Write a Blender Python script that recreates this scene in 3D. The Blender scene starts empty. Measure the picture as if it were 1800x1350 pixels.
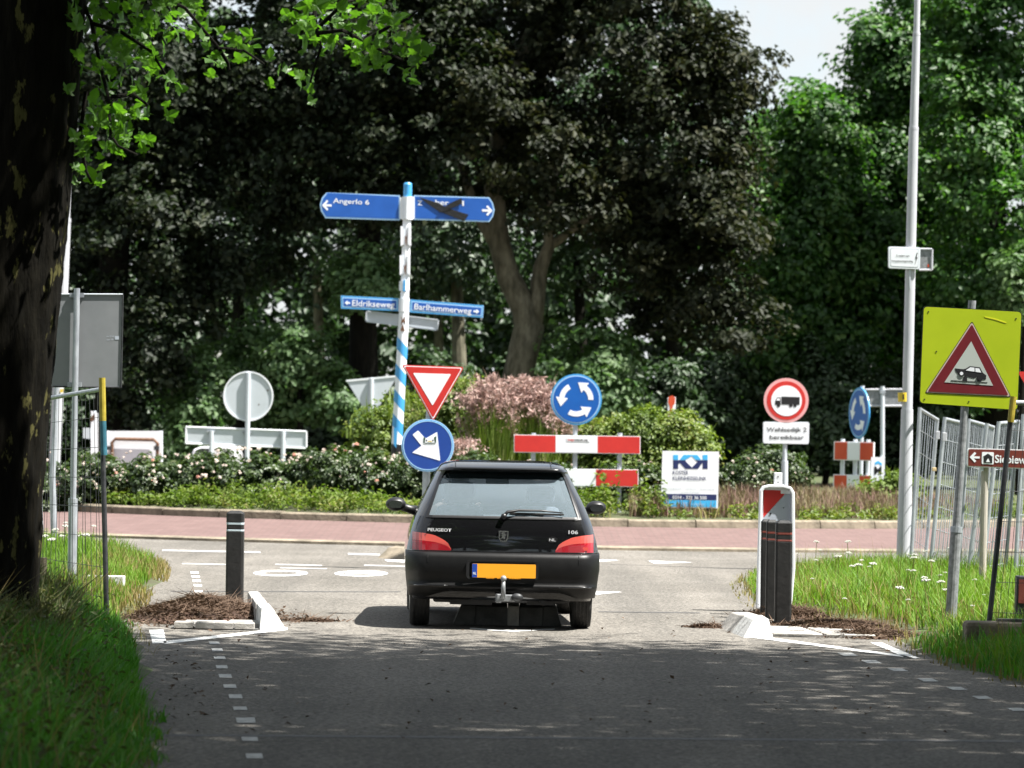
import bpy, bmesh, math, random
import numpy as np
from mathutils import Vector, Matrix, Quaternion

random.seed(7)
RNG = np.random.default_rng(11)
R = math.radians
C = bpy.context.scene.collection
SC = bpy.context.scene

# ------------------------------------------------------------------ camera, light, exposure
F, H, ROLL = 6420.0, 1.70, R(1.1)          # focal length in pixels of the 1800 px photograph, eye height
PITCH = math.atan(70.0 / F)
FOCUS = 30.0
cd = bpy.data.cameras.new('camera')
cam = bpy.data.objects.new('camera', cd); C.objects.link(cam)
cam.matrix_world = Matrix.Translation((0, 0, H)) @ Matrix.Rotation(math.pi / 2 + PITCH, 4, 'X') @ Matrix.Rotation(ROLL, 4, 'Z')
cd.sensor_width = 36.0; cd.lens = 36.0 * F / 1800.0
cd.clip_start = 0.5; cd.clip_end = 3000
cd.dof.use_dof = True; cd.dof.focus_distance = FOCUS; cd.dof.aperture_fstop = 4.4
SC.camera = cam

SUN_EL, SUN_AZ = R(61), R(109)              # azimuth measured from the view axis towards the right
sun_dir = Vector((math.cos(SUN_EL) * math.sin(SUN_AZ), math.cos(SUN_EL) * math.cos(SUN_AZ), math.sin(SUN_EL)))
sl = bpy.data.lights.new('sun', 'SUN'); sl.energy = 5.0; sl.angle = R(0.53); sl.color = (1.0, 0.965, 0.91)
so = bpy.data.objects.new('sun', sl); C.objects.link(so)
so.rotation_mode = 'QUATERNION'; so.rotation_quaternion = sun_dir.to_track_quat('Z', 'Y'); so.location = (20, 40, 60)

w = bpy.data.worlds.new('World'); SC.world = w; w.use_nodes = True
nt = w.node_tree; bg = nt.nodes['Background']
sky = nt.nodes.new('ShaderNodeTexSky'); sky.sky_type = 'NISHITA'; sky.sun_disc = False
sky.sun_elevation = SUN_EL; sky.sun_rotation = SUN_AZ; sky.air_density = 1.0; sky.dust_density = 1.2; sky.ozone_density = 1.0
tc = nt.nodes.new('ShaderNodeTexCoord')
nz = nt.nodes.new('ShaderNodeTexNoise'); nz.inputs['Scale'].default_value = 13.0; nz.inputs['Detail'].default_value = 6; nz.inputs['Roughness'].default_value = 0.55
rp = nt.nodes.new('ShaderNodeValToRGB'); rp.color_ramp.elements[0].position = 0.30; rp.color_ramp.elements[1].position = 0.56
mx = nt.nodes.new('ShaderNodeMix'); mx.data_type = 'RGBA'
nt.links.new(tc.outputs['Generated'], nz.inputs['Vector']); nt.links.new(nz.outputs['Fac'], rp.inputs['Fac'])
nt.links.new(rp.outputs['Color'], mx.inputs['Factor']); nt.links.new(sky.outputs['Color'], mx.inputs['A'])
mx.inputs['B'].default_value = (3.85, 4.0, 4.08, 1)
nt.links.new(mx.outputs['Result'], bg.inputs['Color']); bg.inputs['Strength'].default_value = 0.07

vs = SC.view_settings
vs.view_transform = 'Standard'; vs.look = 'None'; vs.gamma = 1.0; vs.use_curve_mapping = False; vs.exposure = 1.7
SC.cycles.max_bounces = 7; SC.cycles.diffuse_bounces = 3; SC.cycles.glossy_bounces = 3; SC.cycles.transmission_bounces = 4
SC.cycles.transparent_max_bounces = 10; SC.cycles.use_denoising = True; SC.cycles.caustics_reflective = False; SC.cycles.caustics_refractive = False
SC.cycles.sample_clamp_indirect = 6.0

# ------------------------------------------------------------------ photograph measurements -> metres
def ray(px, py):
    u, v = px - 900.0, 675.0 - py
    a = u * math.cos(ROLL) - v * math.sin(ROLL); b = u * math.sin(ROLL) + v * math.cos(ROLL)
    return Vector((a, F * math.cos(PITCH) - b * math.sin(PITCH), F * math.sin(PITCH) + b * math.cos(PITCH)))
def P(px, py, Y):
    d = ray(px, py); d = d * (Y / d.y); return Vector((d.x, Y, d.z + H))
def G(px, py, z=0.0):
    d = ray(px, py); t = (z - H) / d.z; return Vector((d.x * t, d.y * t, z))

# ------------------------------------------------------------------ materials
def mat(name, col, rough=0.6, metal=0.0, col2=None, scale=6.0, detail=4.0, bump=0.0, bscale=None, spec=0.5, coat=0.0, ramp=(0.35, 0.65), stretch=None):
    m = bpy.data.materials.new(name); m.use_nodes = True
    n = m.node_tree.nodes; l = m.node_tree.links; b = n['Principled BSDF']
    b.inputs['Base Color'].default_value = (*col, 1); b.inputs['Roughness'].default_value = rough; b.inputs['Metallic'].default_value = metal
    b.inputs['Specular IOR Level'].default_value = spec
    if coat: b.inputs['Coat Weight'].default_value = coat; b.inputs['Coat Roughness'].default_value = 0.03
    if col2 is not None or bump:
        t = n.new('ShaderNodeTexCoord'); vec = t.outputs['Object']
        if stretch:
            mp = n.new('ShaderNodeMapping'); mp.inputs['Scale'].default_value = stretch; l.new(vec, mp.inputs['Vector']); vec = mp.outputs['Vector']
    if col2 is not None:
        z = n.new('ShaderNodeTexNoise'); z.inputs['Scale'].default_value = scale; z.inputs['Detail'].default_value = detail; z.inputs['Roughness'].default_value = 0.65
        r = n.new('ShaderNodeValToRGB'); r.color_ramp.elements[0].position = ramp[0]; r.color_ramp.elements[1].position = ramp[1]
        r.color_ramp.elements[0].color = (*col, 1); r.color_ramp.elements[1].color = (*col2, 1)
        l.new(vec, z.inputs['Vector']); l.new(z.outputs['Fac'], r.inputs['Fac']); l.new(r.outputs['Color'], b.inputs['Base Color'])
    if bump:
        z2 = n.new('ShaderNodeTexNoise'); z2.inputs['Scale'].default_value = bscale or scale * 3; z2.inputs['Detail'].default_value = 5
        bp = n.new('ShaderNodeBump'); bp.inputs['Strength'].default_value = bump; bp.inputs['Distance'].default_value = 0.02
        l.new(vec, z2.inputs['Vector']); l.new(z2.outputs['Fac'], bp.inputs['Height']); l.new(bp.outputs['Normal'], b.inputs['Normal'])
    return m

def leaf_mat(name, cols, trans=0.35, rough=0.5, spec=0.5, tcol=None):
    m = bpy.data.materials.new(name); m.use_nodes = True
    n = m.node_tree.nodes; l = m.node_tree.links; b = n['Principled BSDF']; out = n['Material Output']
    g = n.new('ShaderNodeNewGeometry'); r = n.new('ShaderNodeValToRGB'); cr = r.color_ramp
    while len(cr.elements) < len(cols): cr.elements.new(0.5)
    for i, c in enumerate(cols):
        cr.elements[i].position = i / max(1, len(cols) - 1); cr.elements[i].color = (*c, 1)
    tcx = n.new('ShaderNodeTexCoord'); pn = n.new('ShaderNodeTexNoise'); pn.inputs['Scale'].default_value = 1.1; pn.inputs['Detail'].default_value = 3; l.new(tcx.outputs['Object'], pn.inputs['Vector'])
    pr_ = n.new('ShaderNodeMapRange'); pr_.inputs['From Min'].default_value = 0.36; pr_.inputs['From Max'].default_value = 0.64; l.new(pn.outputs['Fac'], pr_.inputs['Value'])
    mf = n.new('ShaderNodeMix'); mf.data_type = 'FLOAT'; mf.inputs['Factor'].default_value = 0.42; l.new(g.outputs['Random Per Island'], mf.inputs['A']); l.new(pr_.outputs['Result'], mf.inputs['B'])
    l.new(mf.outputs['Result'], r.inputs['Fac']); l.new(r.outputs['Color'], b.inputs['Base Color'])
    b.inputs['Roughness'].default_value = rough; b.inputs['Specular IOR Level'].default_value = spec
    if trans > 0:
        t = n.new('ShaderNodeBsdfTranslucent'); hs = n.new('ShaderNodeMix'); hs.data_type = 'RGBA'; hs.blend_type = 'MULTIPLY'; hs.inputs['Factor'].default_value = 1.0
        l.new(r.outputs['Color'], hs.inputs['A']); hs.inputs['B'].default_value = (*(tcol or (1.5, 1.6, 0.7)), 1)
        l.new(hs.outputs['Result'], t.inputs['Color'])
        x = n.new('ShaderNodeMixShader'); x.inputs['Fac'].default_value = trans
        l.new(b.outputs['BSDF'], x.inputs[1]); l.new(t.outputs['BSDF'], x.inputs[2]); l.new(x.outputs['Shader'], out.inputs['Surface'])
    return m

def glass_mat(name, tint, dust_haze, dust_haze_col, haze=False):
    m = bpy.data.materials.new(name); m.use_nodes = True
    n = m.node_tree.nodes; l = m.node_tree.links; n.remove(n['Principled BSDF']); out = n['Material Output']
    tr = n.new('ShaderNodeBsdfTransparent'); tr.inputs['Color'].default_value = (*tint, 1)
    df = n.new('ShaderNodeBsdfTranslucent' if haze else 'ShaderNodeBsdfDiffuse'); df.inputs['Color'].default_value = (*dust_haze_col, 1)
    gl = n.new('ShaderNodeBsdfGlossy'); gl.inputs['Roughness'].default_value = 0.02
    fr = n.new('ShaderNodeFresnel'); fr.inputs['IOR'].default_value = 1.5
    a = n.new('ShaderNodeMixShader'); a.inputs['Fac'].default_value = dust_haze
    b = n.new('ShaderNodeMixShader')
    l.new(tr.outputs[0], a.inputs[1]); l.new(df.outputs[0], a.inputs[2]); l.new(fr.outputs[0], b.inputs['Fac'])
    l.new(a.outputs[0], b.inputs[1]); l.new(gl.outputs[0], b.inputs[2]); l.new(b.outputs[0], out.inputs['Surface'])
    return m

M = {}
def asphalt():
    m = bpy.data.materials.new('asphalt'); m.use_nodes = True
    n = m.node_tree.nodes; l = m.node_tree.links; b = n['Principled BSDF']
    t = n.new('ShaderNodeTexCoord')
    z1 = n.new('ShaderNodeTexNoise'); z1.inputs['Scale'].default_value = 0.45; z1.inputs['Detail'].default_value = 6; z1.inputs['Roughness'].default_value = 0.7
    z2 = n.new('ShaderNodeTexVoronoi'); z2.inputs['Scale'].default_value = 55.0
    z3 = n.new('ShaderNodeTexNoise'); z3.inputs['Scale'].default_value = 26.0; z3.inputs['Detail'].default_value = 5; z3.inputs['Roughness'].default_value = 0.8
    for z in (z1, z2, z3): l.new(t.outputs['Object'], z.inputs['Vector'])
    r1 = n.new('ShaderNodeValToRGB'); r1.color_ramp.elements[0].position = 0.3; r1.color_ramp.elements[1].position = 0.7
    r1.color_ramp.elements[0].color = (0.110, 0.103, 0.092, 1); r1.color_ramp.elements[1].color = (0.162, 0.153, 0.140, 1)
    l.new(z1.outputs['Fac'], r1.inputs['Fac'])
    r2 = n.new('ShaderNodeValToRGB'); r2.color_ramp.elements[0].color = (0.45, 0.45, 0.45, 1); r2.color_ramp.elements[1].color = (1.6, 1.6, 1.58, 1)
    l.new(z2.outputs['Color'], r2.inputs['Fac'])
    r3 = n.new('ShaderNodeValToRGB'); r3.color_ramp.elements[0].position = 0.36; r3.color_ramp.elements[1].position = 0.64
    r3.color_ramp.elements[0].color = (0.5, 0.5, 0.5, 1); r3.color_ramp.elements[1].color = (1.35, 1.33, 1.3, 1); l.new(z3.outputs['Fac'], r3.inputs['Fac'])
    a = n.new('ShaderNodeMix'); a.data_type = 'RGBA'; a.blend_type = 'MULTIPLY'; a.inputs['Factor'].default_value = 1
    c = n.new('ShaderNodeMix'); c.data_type = 'RGBA'; c.blend_type = 'MULTIPLY'; c.inputs['Factor'].default_value = 1
    l.new(r1.outputs[0], a.inputs['A']); l.new(r2.outputs[0], a.inputs['B']); l.new(a.outputs['Result'], c.inputs['A']); l.new(r3.outputs[0], c.inputs['B'])
    l.new(c.outputs['Result'], b.inputs['Base Color']); b.inputs['Roughness'].default_value = 0.9; b.inputs['Specular IOR Level'].default_value = 0.25
    z4 = n.new('ShaderNodeTexNoise'); z4.inputs['Scale'].default_value = 1.0; z4.inputs['Detail'].default_value = 4; mp = n.new('ShaderNodeMapping'); mp.inputs['Scale'].default_value = (1.7, 0.10, 1); mp.inputs['Rotation'].default_value = (0, 0, -0.10); l.new(t.outputs['Object'], mp.inputs['Vector']); l.new(mp.outputs[0], z4.inputs['Vector'])
    r4 = n.new('ShaderNodeValToRGB'); r4.color_ramp.elements[0].position = 0.35; r4.color_ramp.elements[1].position = 0.65; r4.color_ramp.elements[0].color = (0.82, 0.82, 0.82, 1); r4.color_ramp.elements[1].color = (1.14, 1.13, 1.12, 1); l.new(z4.outputs['Fac'], r4.inputs['Fac'])
    e = n.new('ShaderNodeMix'); e.data_type = 'RGBA'; e.blend_type = 'MULTIPLY'; e.inputs['Factor'].default_value = 1; l.new(c.outputs['Result'], e.inputs['A']); l.new(r4.outputs[0], e.inputs['B']); l.new(e.outputs['Result'], b.inputs['Base Color'])
    bp = n.new('ShaderNodeBump'); bp.inputs['Strength'].default_value = 0.5; bp.inputs['Distance'].default_value = 0.01
    l.new(z2.outputs['Distance'], bp.inputs['Height']); l.new(bp.outputs[0], b.inputs['Normal'])
    return m
M['asphalt'] = asphalt()
def brick_mat():
    m = bpy.data.materials.new('red_clinker'); m.use_nodes = True
    n = m.node_tree.nodes; l = m.node_tree.links; b = n['Principled BSDF']
    t = n.new('ShaderNodeTexCoord'); k = n.new('ShaderNodeTexBrick'); l.new(t.outputs['Object'], k.inputs['Vector'])
    k.inputs['Scale'].default_value = 1; k.inputs['Brick Width'].default_value = 0.21; k.inputs['Row Height'].default_value = 0.1; k.inputs['Mortar Size'].default_value = 0.006
    k.inputs['Color1'].default_value = (0.108, 0.063, 0.057, 1); k.inputs['Color2'].default_value = (0.150, 0.092, 0.083, 1); k.inputs['Mortar'].default_value = (0.075, 0.055, 0.048, 1)
    l.new(k.outputs['Color'], b.inputs['Base Color']); b.inputs['Roughness'].default_value = 0.9
    bp = n.new('ShaderNodeBump'); bp.inputs['Strength'].default_value = 0.4; bp.inputs['Distance'].default_value = 0.01; bp.invert = True
    l.new(k.outputs['Fac'], bp.inputs['Height']); l.new(bp.outputs[0], b.inputs['Normal'])
    return m
M['brick'] = brick_mat()
M['paint'] = mat('road_paint', (0.62, 0.62, 0.60), 0.75, col2=(0.80, 0.80, 0.78), scale=9, detail=8)
M['ringpaint'] = mat('faded_ring_paint', (0.24, 0.235, 0.23), .8, col2=(0.42, .415, .41), scale=7, detail=8)
M['oldpaint'] = mat('worn_road_paint', (0.20, 0.20, 0.19), 0.8, col2=(0.50, 0.50, 0.48), scale=14, detail=8, ramp=(0.3, 0.55))
M['concrete'] = mat('concrete', (0.24, 0.23, 0.21), 0.9, col2=(0.42, 0.40, 0.37), scale=5, detail=8, bump=0.3, bscale=40)
M['kerbstone'] = mat('mossy_concrete', (0.10, 0.085, 0.06), 0.9, col2=(0.27, 0.225, 0.165), scale=3.5, detail=8, bump=0.4, bscale=30)
M['whitekerb'] = mat('white_painted_concrete', (0.22, 0.215, 0.20), 0.8, col2=(0.54, 0.54, 0.52), scale=9, detail=9, bump=0.3, bscale=40, ramp=(0.32, 0.5))
M['darkconcrete'] = mat('dark_concrete', (0.05, 0.05, 0.048), 0.85, col2=(0.11, 0.11, 0.105), scale=6, bump=0.2)
M['soil'] = mat('grassy_soil', (0.045, 0.040, 0.020), 0.95, col2=(0.06, 0.09, 0.025), scale=2.0, detail=6, bump=0.6, bscale=12)
M['forestsoil'] = mat('forest_soil', (0.022, 0.022, 0.012), 0.95, col2=(0.03, 0.045, 0.016), scale=0.6, detail=6)
M['galv'] = mat('galvanised_steel', (0.28, 0.30, 0.33), 0.48, 0.5, col2=(0.44, 0.47, 0.50), scale=14, detail=6, stretch=(1, 1, 0.35))
M['galvdark'] = mat('weathered_galvanised_steel', (0.16, 0.17, 0.175), 0.6, 0.4, col2=(0.30, 0.31, 0.32), scale=20, detail=6)
M['alu'] = mat('sign_back_aluminium', (0.50, 0.54, 0.58), 0.5, 0.25, col2=(0.58, 0.62, 0.66), scale=3, detail=6, ramp=(0.25, 0.75))
M['alushade'] = mat('shaded_sign_back', (0.185, 0.195, 0.205), 0.55, 0.1, col2=(0.225, 0.235, 0.245), scale=2.5, detail=5)  # tree shade painted in: darker copy of the aluminium sign back
M['white'] = mat('white_sheeting', (0.76, 0.79, 0.83), 0.42, col2=(0.82, 0.84, 0.87), scale=3)
M['whitepost'] = mat('white_painted_steel', (0.36, 0.37, 0.40), 0.45, col2=(0.46, 0.465, 0.49), scale=2.5, detail=7, stretch=(3, 3, 0.6))
M['red'] = mat('red_sheeting', (0.50, 0.025, 0.022), 0.42, col2=(0.58, 0.032, 0.026), scale=4)
M['orangered'] = mat('orange_red_sheeting', (0.55, 0.065, 0.025), 0.42, col2=(0.63, 0.09, 0.035), scale=4)
M['shaded_red'] = mat('shaded_red_sheeting', (0.12, 0.005, 0.011), 0.45, col2=(0.15, 0.007, 0.013), scale=4)  # darker than the red sheeting: tree shade painted into the sign border
M['blue'] = mat('blue_sheeting', (0.012, 0.085, 0.36), 0.4, col2=(0.016, 0.105, 0.43), scale=2)
M['cyanblue'] = mat('roundabout_blue_sheeting', (0.003, 0.085, 0.36), 0.4, col2=(0.004, 0.105, 0.42), scale=2)
M['deepblue'] = mat('deep_blue_sheeting', (0.010, 0.045, 0.24), 0.4, col2=(0.012, 0.055, 0.28), scale=2)
M['skyblue'] = mat('light_blue_paint', (0.045, 0.27, 0.56), 0.4, col2=(0.06, 0.32, 0.64), scale=3)
M['paleblue'] = mat('pale_blue_edge', (0.32, 0.52, 0.74), 0.45)
M['lime'] = mat('fluorescent_yellow_green_sheeting', (0.36, 0.46, 0.005), 0.45, col2=(0.41, 0.51, 0.008), scale=2)
M['brown'] = mat('brown_sheeting', (0.13, 0.024, 0.018), 0.4, col2=(0.16, 0.03, 0.022), scale=2)
M['black'] = mat('black_print', (0.008, 0.008, 0.010), 0.5)
M['tape'] = mat('black_tape', (0.012, 0.012, 0.013), 0.38, bump=0.4, bscale=30)
M['navy'] = mat('navy_print', (0.012, 0.022, 0.10), 0.45)
M['cyan'] = mat('cyan_print', (0.05, 0.40, 0.75), 0.45)
M['greyprint'] = mat('grey_print', (0.40, 0.44, 0.50), 0.5)
M['yellow'] = mat('yellow_paint', (0.60, 0.42, 0.02), 0.5, col2=(0.68, 0.50, 0.05), scale=8)
M['olive'] = mat('yellow_spray_paint', (0.26, 0.20, 0.01), 0.6, col2=(0.36, 0.29, 0.03), scale=20)
M['teal'] = mat('teal_spray_paint', (0.015, 0.09, 0.13), 0.6, col2=(0.03, 0.14, 0.19), scale=20)
M['darksteel'] = mat('dark_steel', (0.022, 0.024, 0.026), 0.5, 0.3, col2=(0.05, 0.052, 0.055), scale=12)
M['rust'] = mat('rusty_metal', (0.09, 0.035, 0.015), 0.8, 0.2, col2=(0.18, 0.10, 0.06), scale=15)
M['bollard'] = mat('black_recycled_plastic', (0.005, 0.005, 0.005), 0.55, col2=(0.020, 0.019, 0.018), scale=9, detail=10, bump=0.15, bscale=20, ramp=(0.4, 0.75))
M['reflect'] = mat('pale_reflective_band', (0.42, 0.50, 0.54), 0.35)
M['redband'] = mat('dull_red_band', (0.16, 0.035, 0.025), 0.5)
M['wood'] = mat('weathered_wood', (0.05, 0.038, 0.024), 0.9, col2=(0.10, 0.08, 0.055), scale=6, stretch=(6, 6, 0.6), bump=0.4)
M['carpaint'] = mat('black_car_paint', (0.0035, 0.0035, 0.0042), 0.25, spec=0.2, coat=1.0)
M['whitecar'] = mat('white_car_paint', (0.72, 0.73, 0.75), 0.35, coat=0.6)
M['plastic'] = mat('dark_grey_plastic', (0.004, 0.004, 0.0043), 0.42, col2=(0.007, 0.007, 0.007), spec=0.25, scale=14, bump=0.06, bscale=200)
M['trim'] = mat('black_trim', (0.006, 0.006, 0.007), 0.45)
M['rubber'] = mat('tyre_rubber', (0.012, 0.012, 0.012), 0.85, col2=(0.026, 0.025, 0.023), scale=12, bump=0.3, bscale=60)
M['rim'] = mat('steel_rim', (0.30, 0.31, 0.32), 0.4, 0.8)
M['chrome'] = mat('chrome', (0.72, 0.73, 0.75), 0.18, 1.0)
M['badge'] = mat('silver_badge', (0.72, 0.73, 0.75), 0.35, 0.3)
M['lampred'] = mat('red_lamp_lens', (0.28, 0.007, 0.014), 0.15, coat=0.6)
M['lamppink'] = mat('salmon_lamp_lens', (0.46, 0.075, 0.06), 0.15, coat=0.6)
M['lampbright'] = mat('bright_lamp_reflector', (0.75, 0.10, 0.08), 0.2, coat=0.6)
M['plate'] = mat('orange_licence_plate', (0.92, 0.38, 0.02), 0.4)
M['eublue'] = mat('plate_blue_strip', (0.012, 0.06, 0.35), 0.4)
M['seat'] = mat('grey_seat_cloth', (0.05, 0.06, 0.08), 0.9, col2=(0.07, 0.08, 0.10), scale=20)
M['glass'] = glass_mat('dusty_sky_haze_rear_glass', (0.90, 0.96, 0.99), 0.15, (0.62, 0.78, 0.88))  # pale blue film: dust plus a painted stand-in for sky reflection
M['sideglass'] = glass_mat('window_glass', (0.94, 0.97, 0.98), 0.03, (0.5, 0.55, 0.6))
M['windglass'] = glass_mat('dusty_glare_windscreen_glass', (0.94, 0.97, 0.98), 0.50, (0.70, 0.84, 0.93), True)  # translucent pale film paints sun and sky glare over the dust
M['tint'] = mat('dark_glass_band', (0.008, 0.014, 0.016), 0.12)
M['skin'] = mat('skin', (0.50, 0.29, 0.20), 0.6)
M['hair'] = mat('dark_hair', (0.02, 0.015, 0.012), 0.7)
M['shirt'] = mat('grey_shirt', (0.10, 0.12, 0.16), 0.9)
M['straw'] = leaf_mat('dry_grass', [(0.040, 0.025, 0.017), (0.075, 0.049, 0.034), (0.125, 0.086, 0.062), (0.028, 0.019, 0.013), (0.26, 0.20, 0.145)], 0.12, 0.9, 0.1, (1.1, 1.0, 0.8))
M['bark'] = mat('dark_bark', (0.005, 0.005, 0.004), 0.95, col2=(0.013, 0.012, 0.009), spec=0.08, scale=5, detail=8, bump=0.8, bscale=16, stretch=(3, 3, 0.6))
M['barklight'] = mat('grey_green_bark', (0.045, 0.043, 0.028), 0.9, col2=(0.17, 0.16, 0.115), spec=0.15, scale=2.5, detail=8, bump=0.4, bscale=12, stretch=(2, 2, 0.7))
def plane_bark():
    m = mat('flaking_plane_bark', (0.003, 0.0028, 0.002), 0.95, col2=(0.008, 0.007, 0.0045), spec=0.08, scale=7, detail=8, bump=0.7, bscale=18, stretch=(2.5, 2.5, 0.5))
    n = m.node_tree.nodes; l = m.node_tree.links; b = n['Principled BSDF']
    old = b.inputs['Base Color'].links[0].from_socket
    t = n.new('ShaderNodeTexCoord'); mp = n.new('ShaderNodeMapping'); mp.inputs['Scale'].default_value = (9.0, 9.0, 3.6); l.new(t.outputs['Object'], mp.inputs['Vector'])
    z = n.new('ShaderNodeTexNoise'); z.inputs['Scale'].default_value = 1.0; z.inputs['Detail'].default_value = 7; z.inputs['Roughness'].default_value = 0.6; l.new(mp.outputs[0], z.inputs['Vector'])
    r = n.new('ShaderNodeValToRGB'); r.color_ramp.elements[0].position = 0.60; r.color_ramp.elements[1].position = 0.63; l.new(z.outputs['Fac'], r.inputs['Fac'])
    x = n.new('ShaderNodeMix'); x.data_type = 'RGBA'; l.new(r.outputs[0], x.inputs['Factor']); l.new(old, x.inputs['A']); x.inputs['B'].default_value = (0.075, 0.07, 0.026, 1)
    l.new(x.outputs['Result'], b.inputs['Base Color'])
    return m
M['planebark'] = plane_bark()
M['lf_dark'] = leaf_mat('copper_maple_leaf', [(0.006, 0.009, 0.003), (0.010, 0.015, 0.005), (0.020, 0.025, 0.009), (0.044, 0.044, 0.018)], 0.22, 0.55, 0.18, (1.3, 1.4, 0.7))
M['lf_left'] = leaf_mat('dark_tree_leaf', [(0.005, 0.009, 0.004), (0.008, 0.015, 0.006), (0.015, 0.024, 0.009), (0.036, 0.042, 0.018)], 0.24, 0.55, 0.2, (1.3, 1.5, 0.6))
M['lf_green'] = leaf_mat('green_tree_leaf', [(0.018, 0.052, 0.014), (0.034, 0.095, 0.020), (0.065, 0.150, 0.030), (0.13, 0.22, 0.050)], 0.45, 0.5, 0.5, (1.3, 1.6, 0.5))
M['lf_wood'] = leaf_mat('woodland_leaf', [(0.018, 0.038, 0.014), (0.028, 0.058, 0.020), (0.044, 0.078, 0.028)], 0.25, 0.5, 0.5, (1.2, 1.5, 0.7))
M['lf_under'] = leaf_mat('sun_painted_undergrowth_leaf', [(0.045, 0.095, 0.036), (0.085, 0.150, 0.055), (0.14, 0.21, 0.085)], 0.4, 0.55, 0.4, (1.2, 1.5, 0.7))  # greens paled to stand in for sunlight that the crowns block
M['lf_plane'] = leaf_mat('plane_leaf', [(0.020, 0.055, 0.010), (0.042, 0.105, 0.014), (0.075, 0.165, 0.022), (0.13, 0.23, 0.035)], 0.5, 0.45, 0.5, (1.7, 1.9, 0.6))
M['lf_shade'] = leaf_mat('plane_crown_leaf', [(0.03, 0.08, 0.012), (0.05, 0.12, 0.018)], 0.3, 0.5, 0.4)
M['lf_rose'] = leaf_mat('rose_leaf', [(0.018, 0.034, 0.012), (0.032, 0.058, 0.018), (0.058, 0.09, 0.028), (0.10, 0.13, 0.045)], 0.3, 0.45, 0.5, (1.3, 1.5, 0.6))
M['lf_shrub'] = leaf_mat('yellow_green_shrub_leaf', [(0.060, 0.105, 0.018), (0.11, 0.165, 0.028), (0.17, 0.22, 0.045), (0.13, 0.10, 0.035)], 0.35, 0.5, 0.4, (1.3, 1.4, 0.5))
M['lf_cover'] = leaf_mat('ground_cover_leaf', [(0.06, 0.105, 0.016), (0.10, 0.155, 0.024), (0.15, 0.20, 0.04), (0.23, 0.20, 0.09)], 0.35, 0.6, 0.3, (1.2, 1.4, 0.5))
M['lf_pink'] = leaf_mat('pink_plume', [(0.32, 0.20, 0.18), (0.44, 0.31, 0.28), (0.54, 0.44, 0.38)], 0.3, 0.8, 0.2, (1.1, 1.0, 0.9))
M['lf_heather'] = leaf_mat('purple_brown_heather', [(0.17, 0.10, 0.085), (0.26, 0.165, 0.14), (0.16, 0.16, 0.06), (0.34, 0.25, 0.21)], 0.2, 0.8, 0.2, (1.1, 1.0, 0.8))
M['petal'] = leaf_mat('pale_rose_petal', [(0.55, 0.48, 0.38), (0.62, 0.56, 0.50), (0.58, 0.44, 0.38)], 0.3, 0.7, 0.2, (1.0, 0.95, 0.9))
M['petalpink'] = leaf_mat('peach_rose_petal', [(0.62, 0.30, 0.22), (0.70, 0.42, 0.33)], 0.3, 0.7, 0.2, (1.0, 0.9, 0.8))
M['yarrow'] = mat('white_yarrow', (0.36, 0.37, 0.31), 0.9, col2=(.58,.58,.52), scale=40)
M['grass_sun'] = leaf_mat('verge_grass', [(0.070, 0.160, 0.014), (0.105, 0.215, 0.020), (0.150, 0.260, 0.030), (0.21, 0.27, 0.06)], 0.4, 0.6, 0.3, (1.2, 1.3, 0.5))
M['grass_dry'] = leaf_mat('dry_verge_grass', [(0.16, 0.12, 0.04), (0.26, 0.20, 0.09), (0.17, 0.18, 0.04), (0.34, 0.26, 0.14)], 0.3, 0.7, 0.2, (1.1, 1.1, 0.7))
M['grass_bank'] = leaf_mat('lush_bank_grass', [(0.03, 0.125, 0.010), (0.05, 0.19, 0.014), (0.08, 0.25, 0.022), (0.15, 0.30, 0.045)], 0.35, 0.5, 0.4, (1.2, 1.4, 0.5))
M['grass_weed'] = leaf_mat('brownish_bank_weeds', [(0.032, 0.058, 0.012), (0.065, 0.080, 0.026), (0.11, 0.105, 0.045), (0.035, 0.09, 0.014)], 0.3, 0.6, 0.3, (1.1, 1.2, 0.6))

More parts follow.
